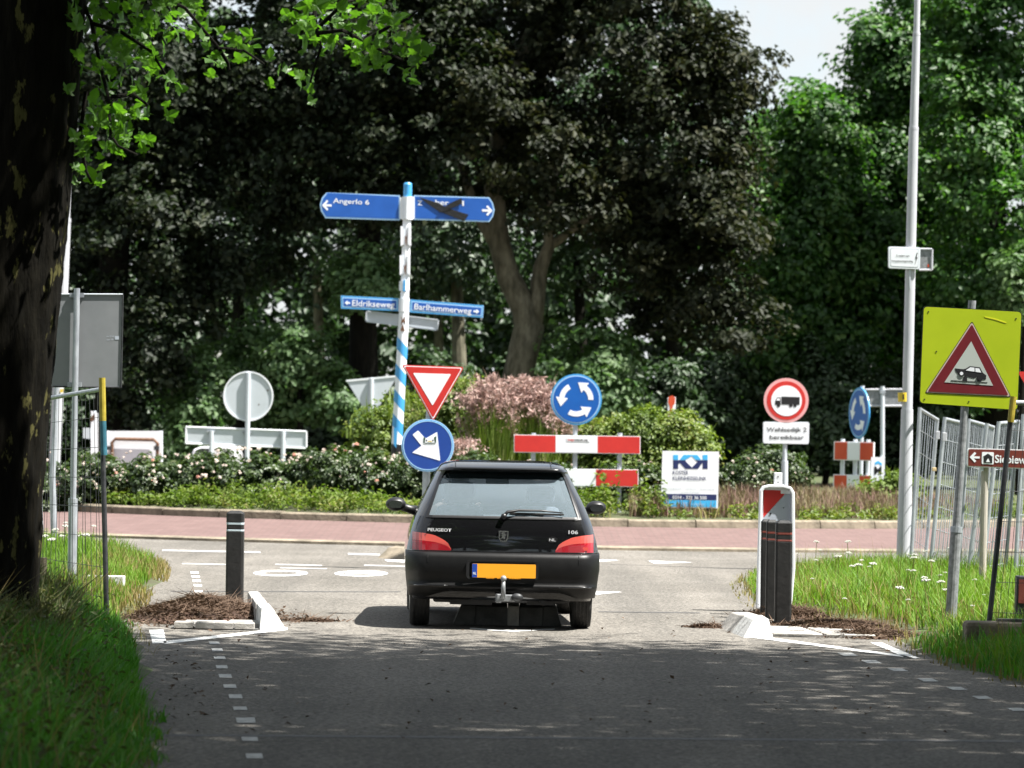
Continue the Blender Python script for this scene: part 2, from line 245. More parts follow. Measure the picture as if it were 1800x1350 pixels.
# ------------------------------------------------------------------ mesh helpers
class MB:
    def __init__(s): s.v = []; s.f = []
    def add(s, vs, fs):
        o = len(s.v); s.v += [tuple(v) for v in vs]; s.f += [tuple(i + o for i in f) for f in fs]; return s
    def box(s, c, size, rot=None):
        h = [k / 2 for k in size]; m = rot.to_3x3() if rot else None; c = Vector(c); vs = []
        for dz in (-1, 1):
            for dx, dy in ((-1, -1), (1, -1), (1, 1), (-1, 1)):
                p = Vector((dx * h[0], dy * h[1], dz * h[2])); p = m @ p if m else p; vs.append(c + p)
        return s.add(vs, [(3, 2, 1, 0), (4, 5, 6, 7), (0, 1, 5, 4), (1, 2, 6, 5), (2, 3, 7, 6), (3, 0, 4, 7)])
    def tube(s, pts, rad, n=10, cap=True):
        pts = [Vector(p) for p in pts]; rs = rad if isinstance(rad, (list, tuple)) else [rad] * len(pts); rings = []; base = len(s.v); ref = None
        for i, p in enumerate(pts):
            d = (pts[min(i + 1, len(pts) - 1)] - pts[max(i - 1, 0)]).normalized()
            if ref is None: ref = Vector((0, 1, 0)) if abs(d.y) < 0.9 else Vector((1, 0, 0))
            a = d.cross(ref).normalized(); b = a.cross(d).normalized(); ref = -b if False else ref
            for k in range(n):
                t = 2 * math.pi * k / n; s.v.append(tuple(p + (a * math.cos(t) + b * math.sin(t)) * rs[i]))
        for i in range(len(pts) - 1):
            for k in range(n):
                q = base + i * n; s.f.append((q + k, q + (k + 1) % n, q + n + (k + 1) % n, q + n + k))
        if cap:
            s.f.append(tuple(base + k for k in reversed(range(n)))); s.f.append(tuple(base + (len(pts) - 1) * n + k for k in range(n)))
        return s
    def prism(s, pts, y0, th):
        # pts are (x,z) seen from the front; the front face lies at y0 and the back at y0+th
        pts = [(p[0], p[1]) for p in pts]
        area = sum(pts[i][0] * pts[(i + 1) % len(pts)][1] - pts[(i + 1) % len(pts)][0] * pts[i][1] for i in range(len(pts)))
        if area < 0: pts = pts[::-1]
        n = len(pts); vs = [(x, y0, z) for x, z in pts] + [(x, y0 + th, z) for x, z in pts]
        fs = [tuple(range(n)), tuple(range(2 * n - 1, n - 1, -1))] + [((i + 1) % n, i, n + i, n + (i + 1) % n) for i in range(n)]
        return s.add(vs, fs)
    def lathe(s, prof, n=20, axis='z', c=(0, 0, 0)):
        base = len(s.v)
        for r, h in prof:
            for k in range(n):
                t = 2 * math.pi * k / n; a, b = r * math.cos(t), r * math.sin(t)
                s.v.append({'z': (c[0] + a, c[1] + b, c[2] + h), 'x': (c[0] + h, c[1] + a, c[2] + b), 'y': (c[0] + b, c[1] + h, c[2] + a)}[axis])
        for i in range(len(prof) - 1):
            for k in range(n):
                q = base + i * n; s.f.append((q + k, q + (k + 1) % n, q + n + (k + 1) % n, q + n + k))
        s.f.append(tuple(base + k for k in reversed(range(n)))); s.f.append(tuple(base + (len(prof) - 1) * n + k for k in range(n)))
        return s
    def ball(s, c, r, n=12, m=8):
        r = r if isinstance(r, (tuple, list)) else (r, r, r); base = len(s.v)
        for i in range(1, m):
            ph = math.pi * i / m
            for k in range(n):
                t = 2 * math.pi * k / n
                s.v.append((c[0] + r[0] * math.sin(ph) * math.cos(t), c[1] + r[1] * math.sin(ph) * math.sin(t), c[2] + r[2] * math.cos(ph)))
        for i in range(m - 2):
            for k in range(n):
                q = base + i * n; s.f.append((q + k, q + n + k, q + n + (k + 1) % n, q + (k + 1) % n))
        s.v.append((c[0], c[1], c[2] + r[2])); s.v.append((c[0], c[1], c[2] - r[2])); T = len(s.v) - 2
        for k in range(n):
            s.f.append((T, base + k, base + (k + 1) % n)); q = base + (m - 2) * n; s.f.append((T + 1, q + (k + 1) % n, q + k))
        return s
    def mesh(s, name, m, smooth=False, fix=False):
        me = bpy.data.meshes.new(name); me.from_pydata(s.v, [], s.f)
        for k in (m if isinstance(m, list) else [m]): me.materials.append(k)
        if fix:
            b = bmesh.new(); b.from_mesh(me); bmesh.ops.recalc_face_normals(b, faces=b.faces); b.to_mesh(me); b.free()
        if smooth: me.shade_smooth()
        me.update(); return me
    def obj(s, name, m, parent=None, smooth=False, bevel=0, fix=False):
        o = link(name, s.mesh(name, m, smooth, fix), parent)
        if bevel:
            b = o.modifiers.new('bevel', 'BEVEL'); b.width = bevel; b.segments = 2; b.limit_method = 'ANGLE'; b.angle_limit = R(35)
        return o

def link(name, data, parent=None, loc=None):
    o = bpy.data.objects.new(name, data); C.objects.link(o)
    if parent: o.parent = parent
    if loc is not None: o.location = loc
    return o
def tag(o, label=None, cat=None, group=None, kind=None):
    if label: o['label'] = label
    if cat: o['category'] = cat
    if group: o['group'] = group
    if kind: o['kind'] = kind
    return o
def thing(name, label, cat, loc=(0, 0, 0), rz=0.0, group=None):
    o = link(name, None); o.location = loc; o.rotation_euler = (0, 0, rz); o.empty_display_size = 0.3
    return tag(o, label, cat, group)
def copy_tree(o, loc=None, rz=None, scale=None, label=None, group=None):
    c = o.copy(); C.objects.link(c)
    if loc is not None: c.location = loc
    if rz is not None: c.rotation_euler = (0, 0, rz)
    if scale is not None: c.scale = scale if isinstance(scale, (tuple, list)) else (scale,) * 3
    if label: c['label'] = label
    if group: c['group'] = group
    for ch in o.children:
        d = ch.copy(); C.objects.link(d); d.parent = c
        for g in ch.children:
            e = g.copy(); C.objects.link(e); e.parent = d
    return c

class Frame:
    """A thing standing at depth Y: its base sits below pixel bx on height z0, pixel positions become local x and z."""
    def __init__(s, name, label, cat, bx, by, Y, z0=None, group=None):
        b = P(bx, by, Y)
        if z0 is not None: b.z = z0
        s.b = b; s.Y = Y; s.o = thing(name, label, cat, b, 0, group); s.k = Y / F
    def q(s, px, py): v = P(px, py, s.Y) - s.b; return (v.x, v.z)
    def p(s, px, py, dy=0.0): v = P(px, py, s.Y) - s.b; return Vector((v.x, dy, v.z))
    def poly(s, name, pts, m, y0=0.0, th=0.004, parent=None, bevel=0):
        return MB().prism([s.q(*a) for a in pts], y0, th).obj(name, m, parent or s.o, bevel=bevel)
    def disc(s, name, cx, cy, r, m, y0=0.0, th=0.004, parent=None, n=40, r_in=None):
        c = s.q(cx, cy); rr = r * s.k
        if r_in is None:
            return MB().prism([(c[0] + rr * math.cos(2 * math.pi * k / n), c[1] + rr * math.sin(2 * math.pi * k / n)) for k in range(n)], y0, th).obj(name, m, parent or s.o)
        return ring(name, c, rr, r_in * s.k, y0, th, m, parent or s.o, n)
    def post(s, name, pts, rpx, m, y=0.02, parent=None, n=12):
        return MB().tube([s.p(px, py, y) for px, py in pts], [r * s.k for r in rpx] if isinstance(rpx, (list, tuple)) else rpx * s.k, n).obj(name, m, parent or s.o, smooth=False)
    def text(s, name, string, x0, y0, x1, y1, h, m, yoff, parent=None, bold=0.008):
        """String from pixel (x0,y0) to (x1,y1) along its baseline, h pixels tall."""
        a, b = s.p(x0, y0), s.p(x1, y1)
        return text_obj(name, string, a, b, h * s.k, m, yoff, parent or s.o, bold)

def ring(name, c, ro, ri, y0, th, m, parent, n=40):
    mb = MB(); vs = []; fs = []
    for k in range(n):
        t = 2 * math.pi * k / n; x, z = math.cos(t), math.sin(t)
        vs += [(c[0] + ro * x, y0, c[1] + ro * z), (c[0] + ri * x, y0, c[1] + ri * z), (c[0] + ri * x, y0 + th, c[1] + ri * z), (c[0] + ro * x, y0 + th, c[1] + ro * z)]
    for k in range(n):
        a, b = 4 * k, 4 * ((k + 1) % n)
        for j in range(4): fs.append((a + j, a + (j + 1) % 4, b + (j + 1) % 4, b + j))
    return mb.add(vs, fs).obj(name, m, parent, fix=True)

def text_obj(name, string, a, b, h, m, yoff, parent, bold=0.02):
    cu = bpy.data.curves.new(name, 'FONT'); cu.body = string; cu.size = 1.0; cu.offset = bold; cu.resolution_u = 3
    t = bpy.data.objects.new(name, cu); C.objects.link(t); bpy.context.view_layer.update()
    dg = bpy.context.evaluated_depsgraph_get(); me = bpy.data.meshes.new_from_object(t.evaluated_get(dg))
    bpy.data.objects.remove(t); bpy.data.curves.remove(cu)
    co = np.empty(len(me.vertices) * 3, np.float32); me.vertices.foreach_get('co', co); co = co.reshape(-1, 3)
    x0, x1 = co[:, 0].min(), co[:, 0].max(); capz = 0.70
    L = math.hypot(b[0] - a[0], b[2] - a[2]); ang = math.atan2(b[2] - a[2], b[0] - a[0])
    lx = (co[:, 0] - x0) / (x1 - x0) * L; lz = co[:, 1] / capz * h
    out = np.zeros_like(co); out[:, 0] = a[0] + lx * math.cos(ang) - lz * math.sin(ang); out[:, 2] = a[2] + lx * math.sin(ang) + lz * math.cos(ang); out[:, 1] = yoff
    me.vertices.foreach_set('co', out.ravel()); me.update(); me.materials.clear(); me.materials.append(m); me.name = name
    return link(name, me, parent)

def rr(x0, z0, x1, z1, r, n=4):
    pts = []
    for cx, cz, a0 in ((x1 - r, z1 - r, 0), (x0 + r, z1 - r, 90), (x0 + r, z0 + r, 180), (x1 - r, z0 + r, 270)):
        for k in range(n + 1):
            t = R(a0 + 90 * k / n); pts.append((cx + r * math.cos(t), cz + r * math.sin(t)))
    return pts
def shrink(pts, f):
    cx = sum(p[0] for p in pts) / len(pts); cy = sum(p[1] for p in pts) / len(pts)
    return [(cx + (x - cx) * f, cy + (y - cy) * f) for x, y in pts]
def roundpoly(pts, r, n=4):
    out = []; L = len(pts)
    for i in range(L):
        p0, p1, p2 = Vector(pts[i - 1]), Vector(pts[i]), Vector(pts[(i + 1) % L])
        a = p1 + (p0 - p1).normalized() * r; b = p1 + (p2 - p1).normalized() * r
        for k in range(n + 1):
            t = k / n; q = a * (1 - t) ** 2 + p1 * 2 * t * (1 - t) + b * t * t; out.append((q.x, q.y))
    return out

# ---- numpy foliage
def np_mesh(name, verts, tris, m):
    me = bpy.data.meshes.new(name); nv, nf = len(verts), len(tris)
    me.vertices.add(nv); me.loops.add(nf * 3); me.polygons.add(nf)
    me.vertices.foreach_set('co', np.ascontiguousarray(verts, np.float32).ravel())
    me.loops.foreach_set('vertex_index', np.ascontiguousarray(tris, np.int32).ravel())
    me.polygons.foreach_set('loop_start', np.arange(0, nf * 3, 3, dtype=np.int32))
    me.update(calc_edges=True); me.materials.append(m); return me
def unit(v): return v / np.maximum(np.linalg.norm(v, axis=1, keepdims=True), 1e-9)
def leaf_mesh(name, pos, nrm, size, m, aspect=0.62, fold=0.18):
    n = len(pos); nrm = unit(nrm); t = unit(np.cross(nrm, RNG.normal(size=(n, 3)))); b = np.cross(nrm, t); s = size[:, None]
    v = np.empty((n, 4, 3)); v[:, 0] = pos - t * s * 0.5; v[:, 2] = pos + t * s * 0.5 - nrm * s * 0.1
    v[:, 1] = pos + b * s * aspect * 0.5 + nrm * s * fold; v[:, 3] = pos - b * s * aspect * 0.5 + nrm * s * fold
    o = (np.arange(n) * 4)[:, None]; tr = np.concatenate([o + [0, 1, 2], o + [0, 2, 3]], 1).reshape(-1, 3)
    return np_mesh(name, v.reshape(-1, 3), tr, m)
def clump_points(blobs, n, clump=0.5, per=70, shell=(0.62, 1.0), flat=0.6):
    """Leaves gathered in clumps that lie in the outer shell of several ellipsoids ((x,y,z),(rx,ry,rz))."""
    vol = np.array([b[1][0] * b[1][2] + b[1][1] * b[1][2] for b in blobs]); cnt = np.maximum(1, (vol / vol.sum() * n / per)).astype(int)
    pos, nrm = [], []
    for (c, r), k in zip(blobs, cnt):
        d = unit(RNG.normal(size=(k, 3))); rad = RNG.uniform(shell[0], shell[1], (k, 1)); cc = np.array(c) + d * rad * np.array(r)
        cr = clump * RNG.uniform(0.55, 1.4, (k, 1)); rep = np.repeat(np.arange(k), per)
        off = RNG.normal(size=(k * per, 3)); off = unit(off) * RNG.uniform(0.15, 1.0, (k * per, 1)) ** 0.6; off[:, 2] *= flat
        pos.append(cc[rep] + off * cr[rep]); nrm.append(off * 0.6 + d[rep] * 0.5 + np.array([0, 0, 0.55]) + RNG.normal(size=off.shape) * 0.28)
    return np.concatenate(pos), np.concatenate(nrm)
def crown(name, parent, blobs, n, size, m, **kw):
    p, q = clump_points(blobs, n, **kw); return link(name, leaf_mesh(name, p, q, size * RNG.uniform(0.65, 1.3, len(p)), m), parent)
def blade_mesh(name, pos, h, wid, lean, m, seg=2):
    n = len(pos); a = RNG.uniform(0, 2 * math.pi, n); side = np.stack([np.cos(a), np.sin(a), np.zeros(n)], 1)
    ln = np.stack([np.cos(a + 1.57 + RNG.normal(size=n) * 0.6), np.sin(a + 1.57 + RNG.normal(size=n) * 0.6), np.zeros(n)], 1) * (lean * h * RNG.uniform(0.1, 1.0, n))[:, None]
    up = np.array([0, 0, 1.0]); hh = h[:, None]; ww = (wid * RNG.uniform(0.6, 1.3, n))[:, None]
    v = np.empty((n, 5, 3)); v[:, 0] = pos - side * ww * 0.5; v[:, 1] = pos + side * ww * 0.5
    mid = pos + up * hh * 0.55 + ln * 0.35; v[:, 2] = mid - side * ww * 0.4; v[:, 3] = mid + side * ww * 0.4
    v[:, 4] = pos + up * hh * 0.95 + ln
    o = (np.arange(n) * 5)[:, None]; tr = np.concatenate([o + [0, 1, 3], o + [0, 3, 2], o + [2, 3, 4]], 1).reshape(-1, 3)
    return np_mesh(name, v.reshape(-1, 3), tr, m)
def wob(x, y, s=1.0, seed=0):
    r = np.random.default_rng(seed); o = 0
    for k in range(6):
        a, f, ph = r.uniform(0, 6.28), s * (0.5 + 0.6 * k), r.uniform(0, 6.28); o = o + np.sin((x * math.cos(a) + y * math.sin(a)) * f + ph) / (1 + 0.5 * k)
    return o / 2.5
def sdist(px, py, poly):
    """Signed distance to a polygon, positive inside."""
    poly = np.array(poly)[:, :2]; d = np.full(px.shape, 1e9); ins = np.zeros(px.shape, bool); n = len(poly)
    for i in range(n):
        a, b = poly[i], poly[(i + 1) % n]; e = b - a; t = np.clip(((px - a[0]) * e[0] + (py - a[1]) * e[1]) / (e @ e + 1e-12), 0, 1)
        d = np.minimum(d, np.hypot(px - a[0] - e[0] * t, py - a[1] - e[1] * t))
        if a[1] != b[1]:
            c = ((a[1] > py) != (b[1] > py)) & (px < (b[0] - a[0]) * (py - a[1]) / (b[1] - a[1]) + a[0]); ins ^= c
    return np.where(ins, d, -d)

# ================================================================== THE SETTING
def flat_sheet(name, pts, m, z, parent=None, th=0.0):
    mb = MB(); n = len(pts); mb.add([(p[0], p[1], z) for p in pts], [tuple(range(n))])
    return mb.obj(name, m, parent, fix=False)
ground = tag(flat_sheet('ground', [(-700, -300), (700, -300), (700, 1500), (-700, 1500)], M['forestsoil'], -0.03), kind='structure')
road = tag(flat_sheet('road', [(-45, -60), (45, -60), (45, 88), (-45, 88)], M['asphalt'], 0.0), kind='structure')

CX, CY, RO, RI = 0.0, 64.0, 14.0, 9.5          # roundabout
def arc_pts(r, a0, a1, n): return [(CX + r * math.sin(a0 + (a1 - a0) * k / n), CY - r * math.cos(a0 + (a1 - a0) * k / n)) for k in range(n + 1)]

def island_z(x, y):
    d = RI - np.hypot(x - CX, y - CY)
    return np.where(d > 0, 0.27 + 0.45 * np.clip(d / 6.0, 0, 1) ** 1.2, 0.02)
def surface(name, poly, zfun, m, step=0.3, kind='structure', parent=None):
    poly = np.array([tuple(p)[:2] for p in poly]); lo, hi = poly.min(0) - step * 2, poly.max(0) + step * 2
    xs = np.arange(lo[0], hi[0], step); ys = np.arange(lo[1], hi[1], step); X, Y = np.meshgrid(xs, ys)
    sd = sdist(X, Y, poly); Z = zfun(X, Y, sd); keep = sd > -step * 1.6; idx = -np.ones(X.shape, int)
    q = keep[:-1, :-1] & keep[1:, :-1] & keep[:-1, 1:] & keep[1:, 1:]
    I, J = np.nonzero(q); nx = X.shape[1]; base = I * nx + J
    fs = np.stack([base, base + 1, base + nx + 1, base, base + nx + 1, base + nx], 1).reshape(-1, 3)
    used = np.unique(fs); mp = np.zeros(X.size, int); mp[used] = np.arange(len(used))
    v = np.stack([X.ravel(), Y.ravel(), Z.ravel()], 1)[used]
    me = np_mesh(name, v, mp[fs], m); me.shade_smooth(); o = link(name, me, parent)
    if not parent: tag(o, kind=kind)
    return o

# apron of red clinker, rising towards the island kerb
mb = MB(); N = 160; a = arc_pts(RO, 0, 2 * math.pi, N); b = arc_pts(RO - 0.02, 0, 2 * math.pi, N); c = arc_pts(RI, 0, 2 * math.pi, N); vs = []; fs = []
for k in range(N):
    vs += [(a[k][0], a[k][1], -0.01), (a[k][0], a[k][1], 0.055), (c[k][0], c[k][1], 0.19)]
for k in range(N):
    i, j = 3 * k, 3 * ((k + 1) % N); fs += [(i, j, j + 1, i + 1), (i + 1, j + 1, j + 2, i + 2)]
apron = tag(mb.add(vs, fs).obj('pavement', M['brick']), kind='structure')
# apron edge stones
mb = MB(); vs = []; fs = []; a = arc_pts(RO + 0.14, 0, 2 * math.pi, N); b = arc_pts(RO, 0, 2 * math.pi, N)
for k in range(N): vs += [(a[k][0], a[k][1], -0.01), (a[k][0], a[k][1], 0.035), (b[k][0], b[k][1], 0.058), (b[k][0], b[k][1], -0.01)]
for k in range(N):
    i, j = 4 * k, 4 * ((k + 1) % N); fs += [(i, j, j + 1, i + 1), (i + 1, j + 1, j + 2, i + 2)]
mb.add(vs, fs).obj('edge_strip', M['kerbstone'], apron)
# island kerb: stones about a metre long, one object each
kerb = tag(link('kerb', None), kind='structure')
NK = 56; da = 2 * math.pi / NK
def kerb_mesh(q):
    m = MB(); vs = []; fs = []
    for k in range(3):
        t = -da / 2 * 0.985 + da * 0.985 * k / 2
        for r, z in ((RI + 0.0, 0.10), (RI - 0.02, 0.285 + q), (RI - 0.05, 0.31 + q), (RI - 0.19, 0.31 + q), (RI - 0.2, 0.10)): vs.append((r * math.sin(t), -r * math.cos(t), z))
    for k in range(2):
        for j in range(5): i0 = k * 5; fs.append((i0 + j, i0 + 5 + j, i0 + 5 + (j + 1) % 5, i0 + (j + 1) % 5))
    fs += [(0, 1, 2, 3, 4), (14, 13, 12, 11, 10)]
    return m.add(vs, fs).mesh('kerb_stone', M['kerbstone'], fix=True)
KM = [kerb_mesh(q) for q in (0, 0.006, -0.006)]
for k in range(NK):
    o = link('kerb_stone', KM[k % 3] if k % 5 else KM[1], kerb, (CX, CY, 0)); o.rotation_euler = (0, 0, k * da + 0.02)
fb = MB(); rr_l = [RI - .1, RI - .8, RI - 1.8, RI - 3.2, RI - 5, RI - 7, .4]
for r in rr_l: fb.v += [(px_, py_, float(island_z(np.array(px_), np.array(py_)))) for px_, py_ in arc_pts(r, 0, 2 * math.pi * 71 / 72, 71)]
fb.f += [(i * 72 + k, i * 72 + (k + 1) % 72, i * 72 + 72 + (k + 1) % 72, i * 72 + 72 + k) for i in range(len(rr_l) - 1) for k in range(72)] + [tuple((len(rr_l) - 1) * 72 + k for k in range(72))]
tag(fb.obj('flower_bed', M['soil'], smooth=True), kind='structure')

# verges: low mounds laid over the road
def road_right(y): return 3.35 + 0.103 * (23.9 - y)
def road_left(y): return -1.75 - 0.103 * (y - 17.5)
def ringpts(a0, a1, n, r=20.6): return [Vector((p[0], p[1], 0)) for p in arc_pts(r, a0, a1, n)]
left_poly = [(road_left(-40), -40), (road_left(0), 0), (road_left(10), 10), G(273, 1335), G(275, 1250), G(266, 1170), G(245, 1118), G(226, 1098), G(222, 1080), G(250, 1064), G(252, 1050), G(280, 1024), G(291, 1008), G(284, 992), (-4.6, 43.2)] + ringpts(R(-16), R(-75), 6) + [(-45, 58), (-45, -40)]
right_poly = [(road_right(-40), -40), (road_right(5), 5), G(1800, 1207), G(1700, 1182), G(1622, 1156), G(1560, 1118), G(1480, 1098), G(1405, 1082), G(1338, 1078), G(1306, 1050), G(1294, 1030), G(1305, 1012), (3.6, 43.3), (5.2, 43.7)] + ringpts(R(17), R(75), 6) + [(45, 58), (45, -40)]
left_poly = [tuple(p)[:2] for p in left_poly]; right_poly = [tuple(p)[:2] for p in right_poly]
def left_z(x, y, s):
    hmax = np.where(y < 29, 0.34, 0.12); wd = np.where(y < 29, 1.5, 1.0)
    t = np.clip(s / wd, 0, 1); return np.where(s > 0, 0.012 + hmax * t * t * (3 - 2 * t) + 0.03 * wob(x, y, 2.0, 3) * t, s * 0.4)
def right_z(x, y, s):
    t = np.clip(s / 1.6, 0, 1); return np.where(s > 0, 0.012 + 0.12 * t * t * (3 - 2 * t) + 0.03 * wob(x, y, 2.0, 4) * t, s * 0.4)
surface('verge', left_poly, left_z, M['soil'], 0.3)
surface('verge', right_poly, right_z, M['soil'], 0.3)
far_poly = [(-60, 96), (-60, 84.8), (60, 84.8), (60, 130), (-60, 130)]
surface('verge', far_poly, lambda x, y, s: np.where(s > 0, 0.02 + 0.25 * np.clip(s / 4, 0, 1), s * 0.4), M['soil'], 1.5)

# ------------------------------------------------------------------ road markings (children of the road)
def mark(name, pts, m=None, z=0.004):
    g = [G(*p) for p in pts]; return flat_sheet(name, [(p.x, p.y) for p in g], m or M['paint'], z, road)
def mark_quad(name, cx, cy, wpx, hpx, m=None, slant=0.0):
    return mark(name, [(cx - wpx / 2 - slant, cy - hpx / 2), (cx - wpx / 2 + slant, cy + hpx / 2), (cx + wpx / 2 + slant, cy + hpx / 2), (cx + wpx / 2 - slant, cy - hpx / 2)], m)
for i, (x, y, wd, hh) in enumerate([(447, 1330, 29, 9), (439, 1300, 28, 7), (432, 1267, 33, 9), (422, 1246, 24, 6), (414, 1225, 23, 7), (404, 1207, 22, 6), (396, 1189, 22, 6), (390, 1173, 20, 5.5), (386, 1157, 20, 5), (382, 1143, 19, 5), (377, 1131, 18, 4.5)]):
    mark_quad('lane_dash', x, y, wd, hh, M['oldpaint'], 1)
for x, y in [(1788, 1248), (1727, 1227), (1682, 1211), (1631, 1196), (1578, 1178), (1532, 1164), (1490, 1151)]: mark_quad('lane_dash', x, y, 26, 5.5, M['oldpaint'], 6)
for i, y in enumerate((1007, 1014, 1021.5, 1029.5, 1040, 1049.5)): mark_quad('lane_dash', 342 + i * 1.9, y, 14, 3.2, M['paint'], 0.5)
mark('edge_line', [(287, 1128), (505, 1104), (506, 1108), (289, 1133)]); mark('edge_patch', [(262, 1108), (287, 1107), (293, 1131), (268, 1132)])
mark('edge_line', [(1322, 1117), (1590, 1153), (1612, 1159), (1318, 1121)]); mark('edge_patch', [(1530, 1130), (1552, 1131), (1617, 1158), (1592, 1157)])
mark('ring_line', [(285, 966.5), (458, 970), (458, 972.5), (285, 969)], M['ringpaint']); mark('ring_line', [(320, 990.5), (400, 992), (400, 993.5), (320, 992)], M['oldpaint'])
mark('ring_line', [(484, 991.5), (566, 993.5), (566, 995.5), (484, 993.5)], M['ringpaint']); mark('ring_line', [(492, 998), (575, 999.5), (575, 1001), (492, 999.5)], M['ringpaint'])
mark('ring_line', [(612, 972.5), (668, 974), (668, 977), (612, 975.5)], M['ringpaint']); mark('ring_line', [(640, 993), (712, 995), (712, 997), (640, 995)], M['ringpaint'])
mark('give_way_tooth', [(1046, 1040), (1094, 1041), (1046, 1046)]); mark('give_way_tooth', [(1140, 986), (1218, 989), (1150, 991)]); mark('give_way_tooth', [(1050, 984), (1090, 985), (1052, 988)])
mark('give_way_tooth', [(676, 984), (712, 985), (712, 989), (680, 987)])
mark('chevron_line', [(826, 1104), (900, 1108.5), (975, 1105.5), (975, 1107.5), (900, 1111), (826, 1106.5)])
M['tar'] = mat('tar_joint', (0.035, 0.034, 0.033), 0.7, col2=(0.07, 0.068, 0.066), scale=8)
for pts in ([(272, 1291), (1800, 1302), (1800, 1305.5), (272, 1294)], [(300, 1039), (705, 1040), (705, 1041.2), (300, 1040.2)], [(1052, 1075), (1230, 1077), (1230, 1078.3), (1052, 1076.3)]): mark('road_joint', pts, M['tar'], 0.002)
def ring_mark(cx, cy, rx, ry, bar=False):
    mb = MB(); n = 40; vs = []; fs = []
    for k in range(n):
        t = 2 * math.pi * k / n
        for s in (1.0, 0.0):
            p = G(cx + (rx - (1 - s) * rx * 0.30) * math.cos(t), cy + (ry - (1 - s) * ry * 0.42) * math.sin(t)); vs.append((p.x, p.y, 0.004))
    for k in range(n): a, b = 2 * k, 2 * ((k + 1) % n); fs.append((b, b + 1, a + 1, a))
    if bar:
        m0 = len(vs); vs += [tuple(G(cx + sx * rx * 0.58, cy + sy * ry * 0.22)[:2]) + (0.008,) for sx, sy in ((-1, 1), (1, 1), (1, -1), (-1, -1))]; fs.append((m0, m0 + 1, m0 + 2, m0 + 3))
    mb.add(vs, fs).obj('speed_zone_marking', M['paint'], road)
ring_mark(493.5, 1008, 48, 5.2); ring_mark(635, 1008.5, 47, 5.0, True)

# ------------------------------------------------------------------ the two chicane islands, paving and kerbs
isl = tag(link('pavement', None), kind='structure')
def paver(cx, cy, lx, ly, rz, h, m):
    b = MB(); e = 0.008; t = h - 0.008
    for dz, k in ((-0.02, 0), (t, 0), (h, e)): b.v += [(sx * (lx / 2 - k), sy * (ly / 2 - k), dz) for sx, sy in ((-1, -1), (1, -1), (1, 1), (-1, 1))]
    for q in (0, 4): b.f += [(q + j, q + (j + 1) % 4, q + 4 + (j + 1) % 4, q + 4 + j) for j in range(4)]
    b.f.append((8, 9, 10, 11)); me = b.mesh('concrete_paver', m); return me
pm = paver(0, 0, 0.40, 0.075, 0, 0.03, M['concrete'])
bed = MB(); g0, g1 = G(1352, 1119), G(1452, 1119)
bed.box(((g0.x + g1.x) / 2 + .2, g0.y + .62, 0.004), (g1.x - g0.x + .45, 1.2, 0.012)); g2, g3 = G(300, 1106), G(456, 1106); bed.box(((g2.x + g3.x) / 2, g2.y + .6, 0.004), (g3.x - g2.x, 1.15, 0.012)); bed.obj('bedding', M['darkconcrete'], isl)
for i in range(2):
    for j in range(9):
        o = link('concrete_paver', pm, isl, (g0.x + 0.24 + i * 0.43 - j * .012, g0.y + 0.06 + j * 0.125 - i * 0.05, 0.003 * ((i * 7 + j * 3) % 3))); o.rotation_euler = (0, 0, R(-5 + (i * j % 3) * 0.8))
for i in range(2):
    for j in range(4): link('concrete_paver', pm, isl, (g2.x + 0.23 + i * 0.36, g2.y + 0.30 + j * 0.125, 0.01 + 0.004 * ((i * 5 + j * 3) % 3))).scale = (.85, 1, 1)
em_ = paver(0, 0, .15, .12, 0, .062, M['concrete'])
for i, x in enumerate((0.10, 0.27, 0.42, 0.59)): link('edge_block', em_, isl, (g2.x + x, g2.y + .085, 0))
def ramp_block(name, pts_base, pts_top, h, m):
    b = MB(); n = len(pts_base); b.add([(p.x, p.y, -0.01) for p in pts_base] + [(p.x, p.y, h) for p in pts_top], [tuple(range(n, 2 * n))] + [(i, (i + 1) % n, n + (i + 1) % n, n + i) for i in range(n)])
    return b.obj(name, m, isl, bevel=0.012, fix=True)
# left: block whose right side slopes down to the road
q0, q1 = G(456, 1107.5), G(505, 1107.5); dpt = 1.0
for k in range(3):
    dy = Vector((-0.11 * k, (dpt + .012) * k, 0)); fs_ = 0.13 if k == 0 else 0.0; e = Vector((-.10, dpt, 0))
    ramp_block('kerb_block', [q0 + dy, q1 + dy, q1 + dy + e, q0 + dy + e], [q0 + dy + Vector((.004, fs_, 0)), q1 + dy + Vector((-.125, fs_, 0)), q1 + dy + e + Vector((-.125, 0, 0)), q0 + dy + e + Vector((.004, 0, 0))], 0.165, M['whitekerb'] if k == 0 else M['concrete'])
# right: block with its sloping flank towards the carriageway
q0, q1 = G(1306, 1121), G(1360, 1121)
ramp_block('kerb_block', [q0, q1, q1 + Vector((-0.03, 0.75, 0)), q0 + Vector((-0.06, 0.75, 0))], [q0 + Vector((0.10, 0.2, 0)), q1 + Vector((-0.03, 0.2, 0)), q1 + Vector((-0.04, 0.75, 0)), q0 + Vector((0.06, 0.75, 0))], 0.145, M['whitekerb'])
a0, a1 = q0 + Vector((-0.06, 0.76, 0)), q1 + Vector((-0.03, 0.76, 0))
ramp_block('kerb_block', [a0, a1, a1 + Vector((-0.08, 0.7, 0)), a0 + Vector((-0.07, 0.7, 0))], [a0 + Vector((0.13, 0, 0)), a1, a1 + Vector((-0.08, 0.66, 0)), a0 + Vector((0.05, 0.66, 0))], 0.135, M['concrete'])
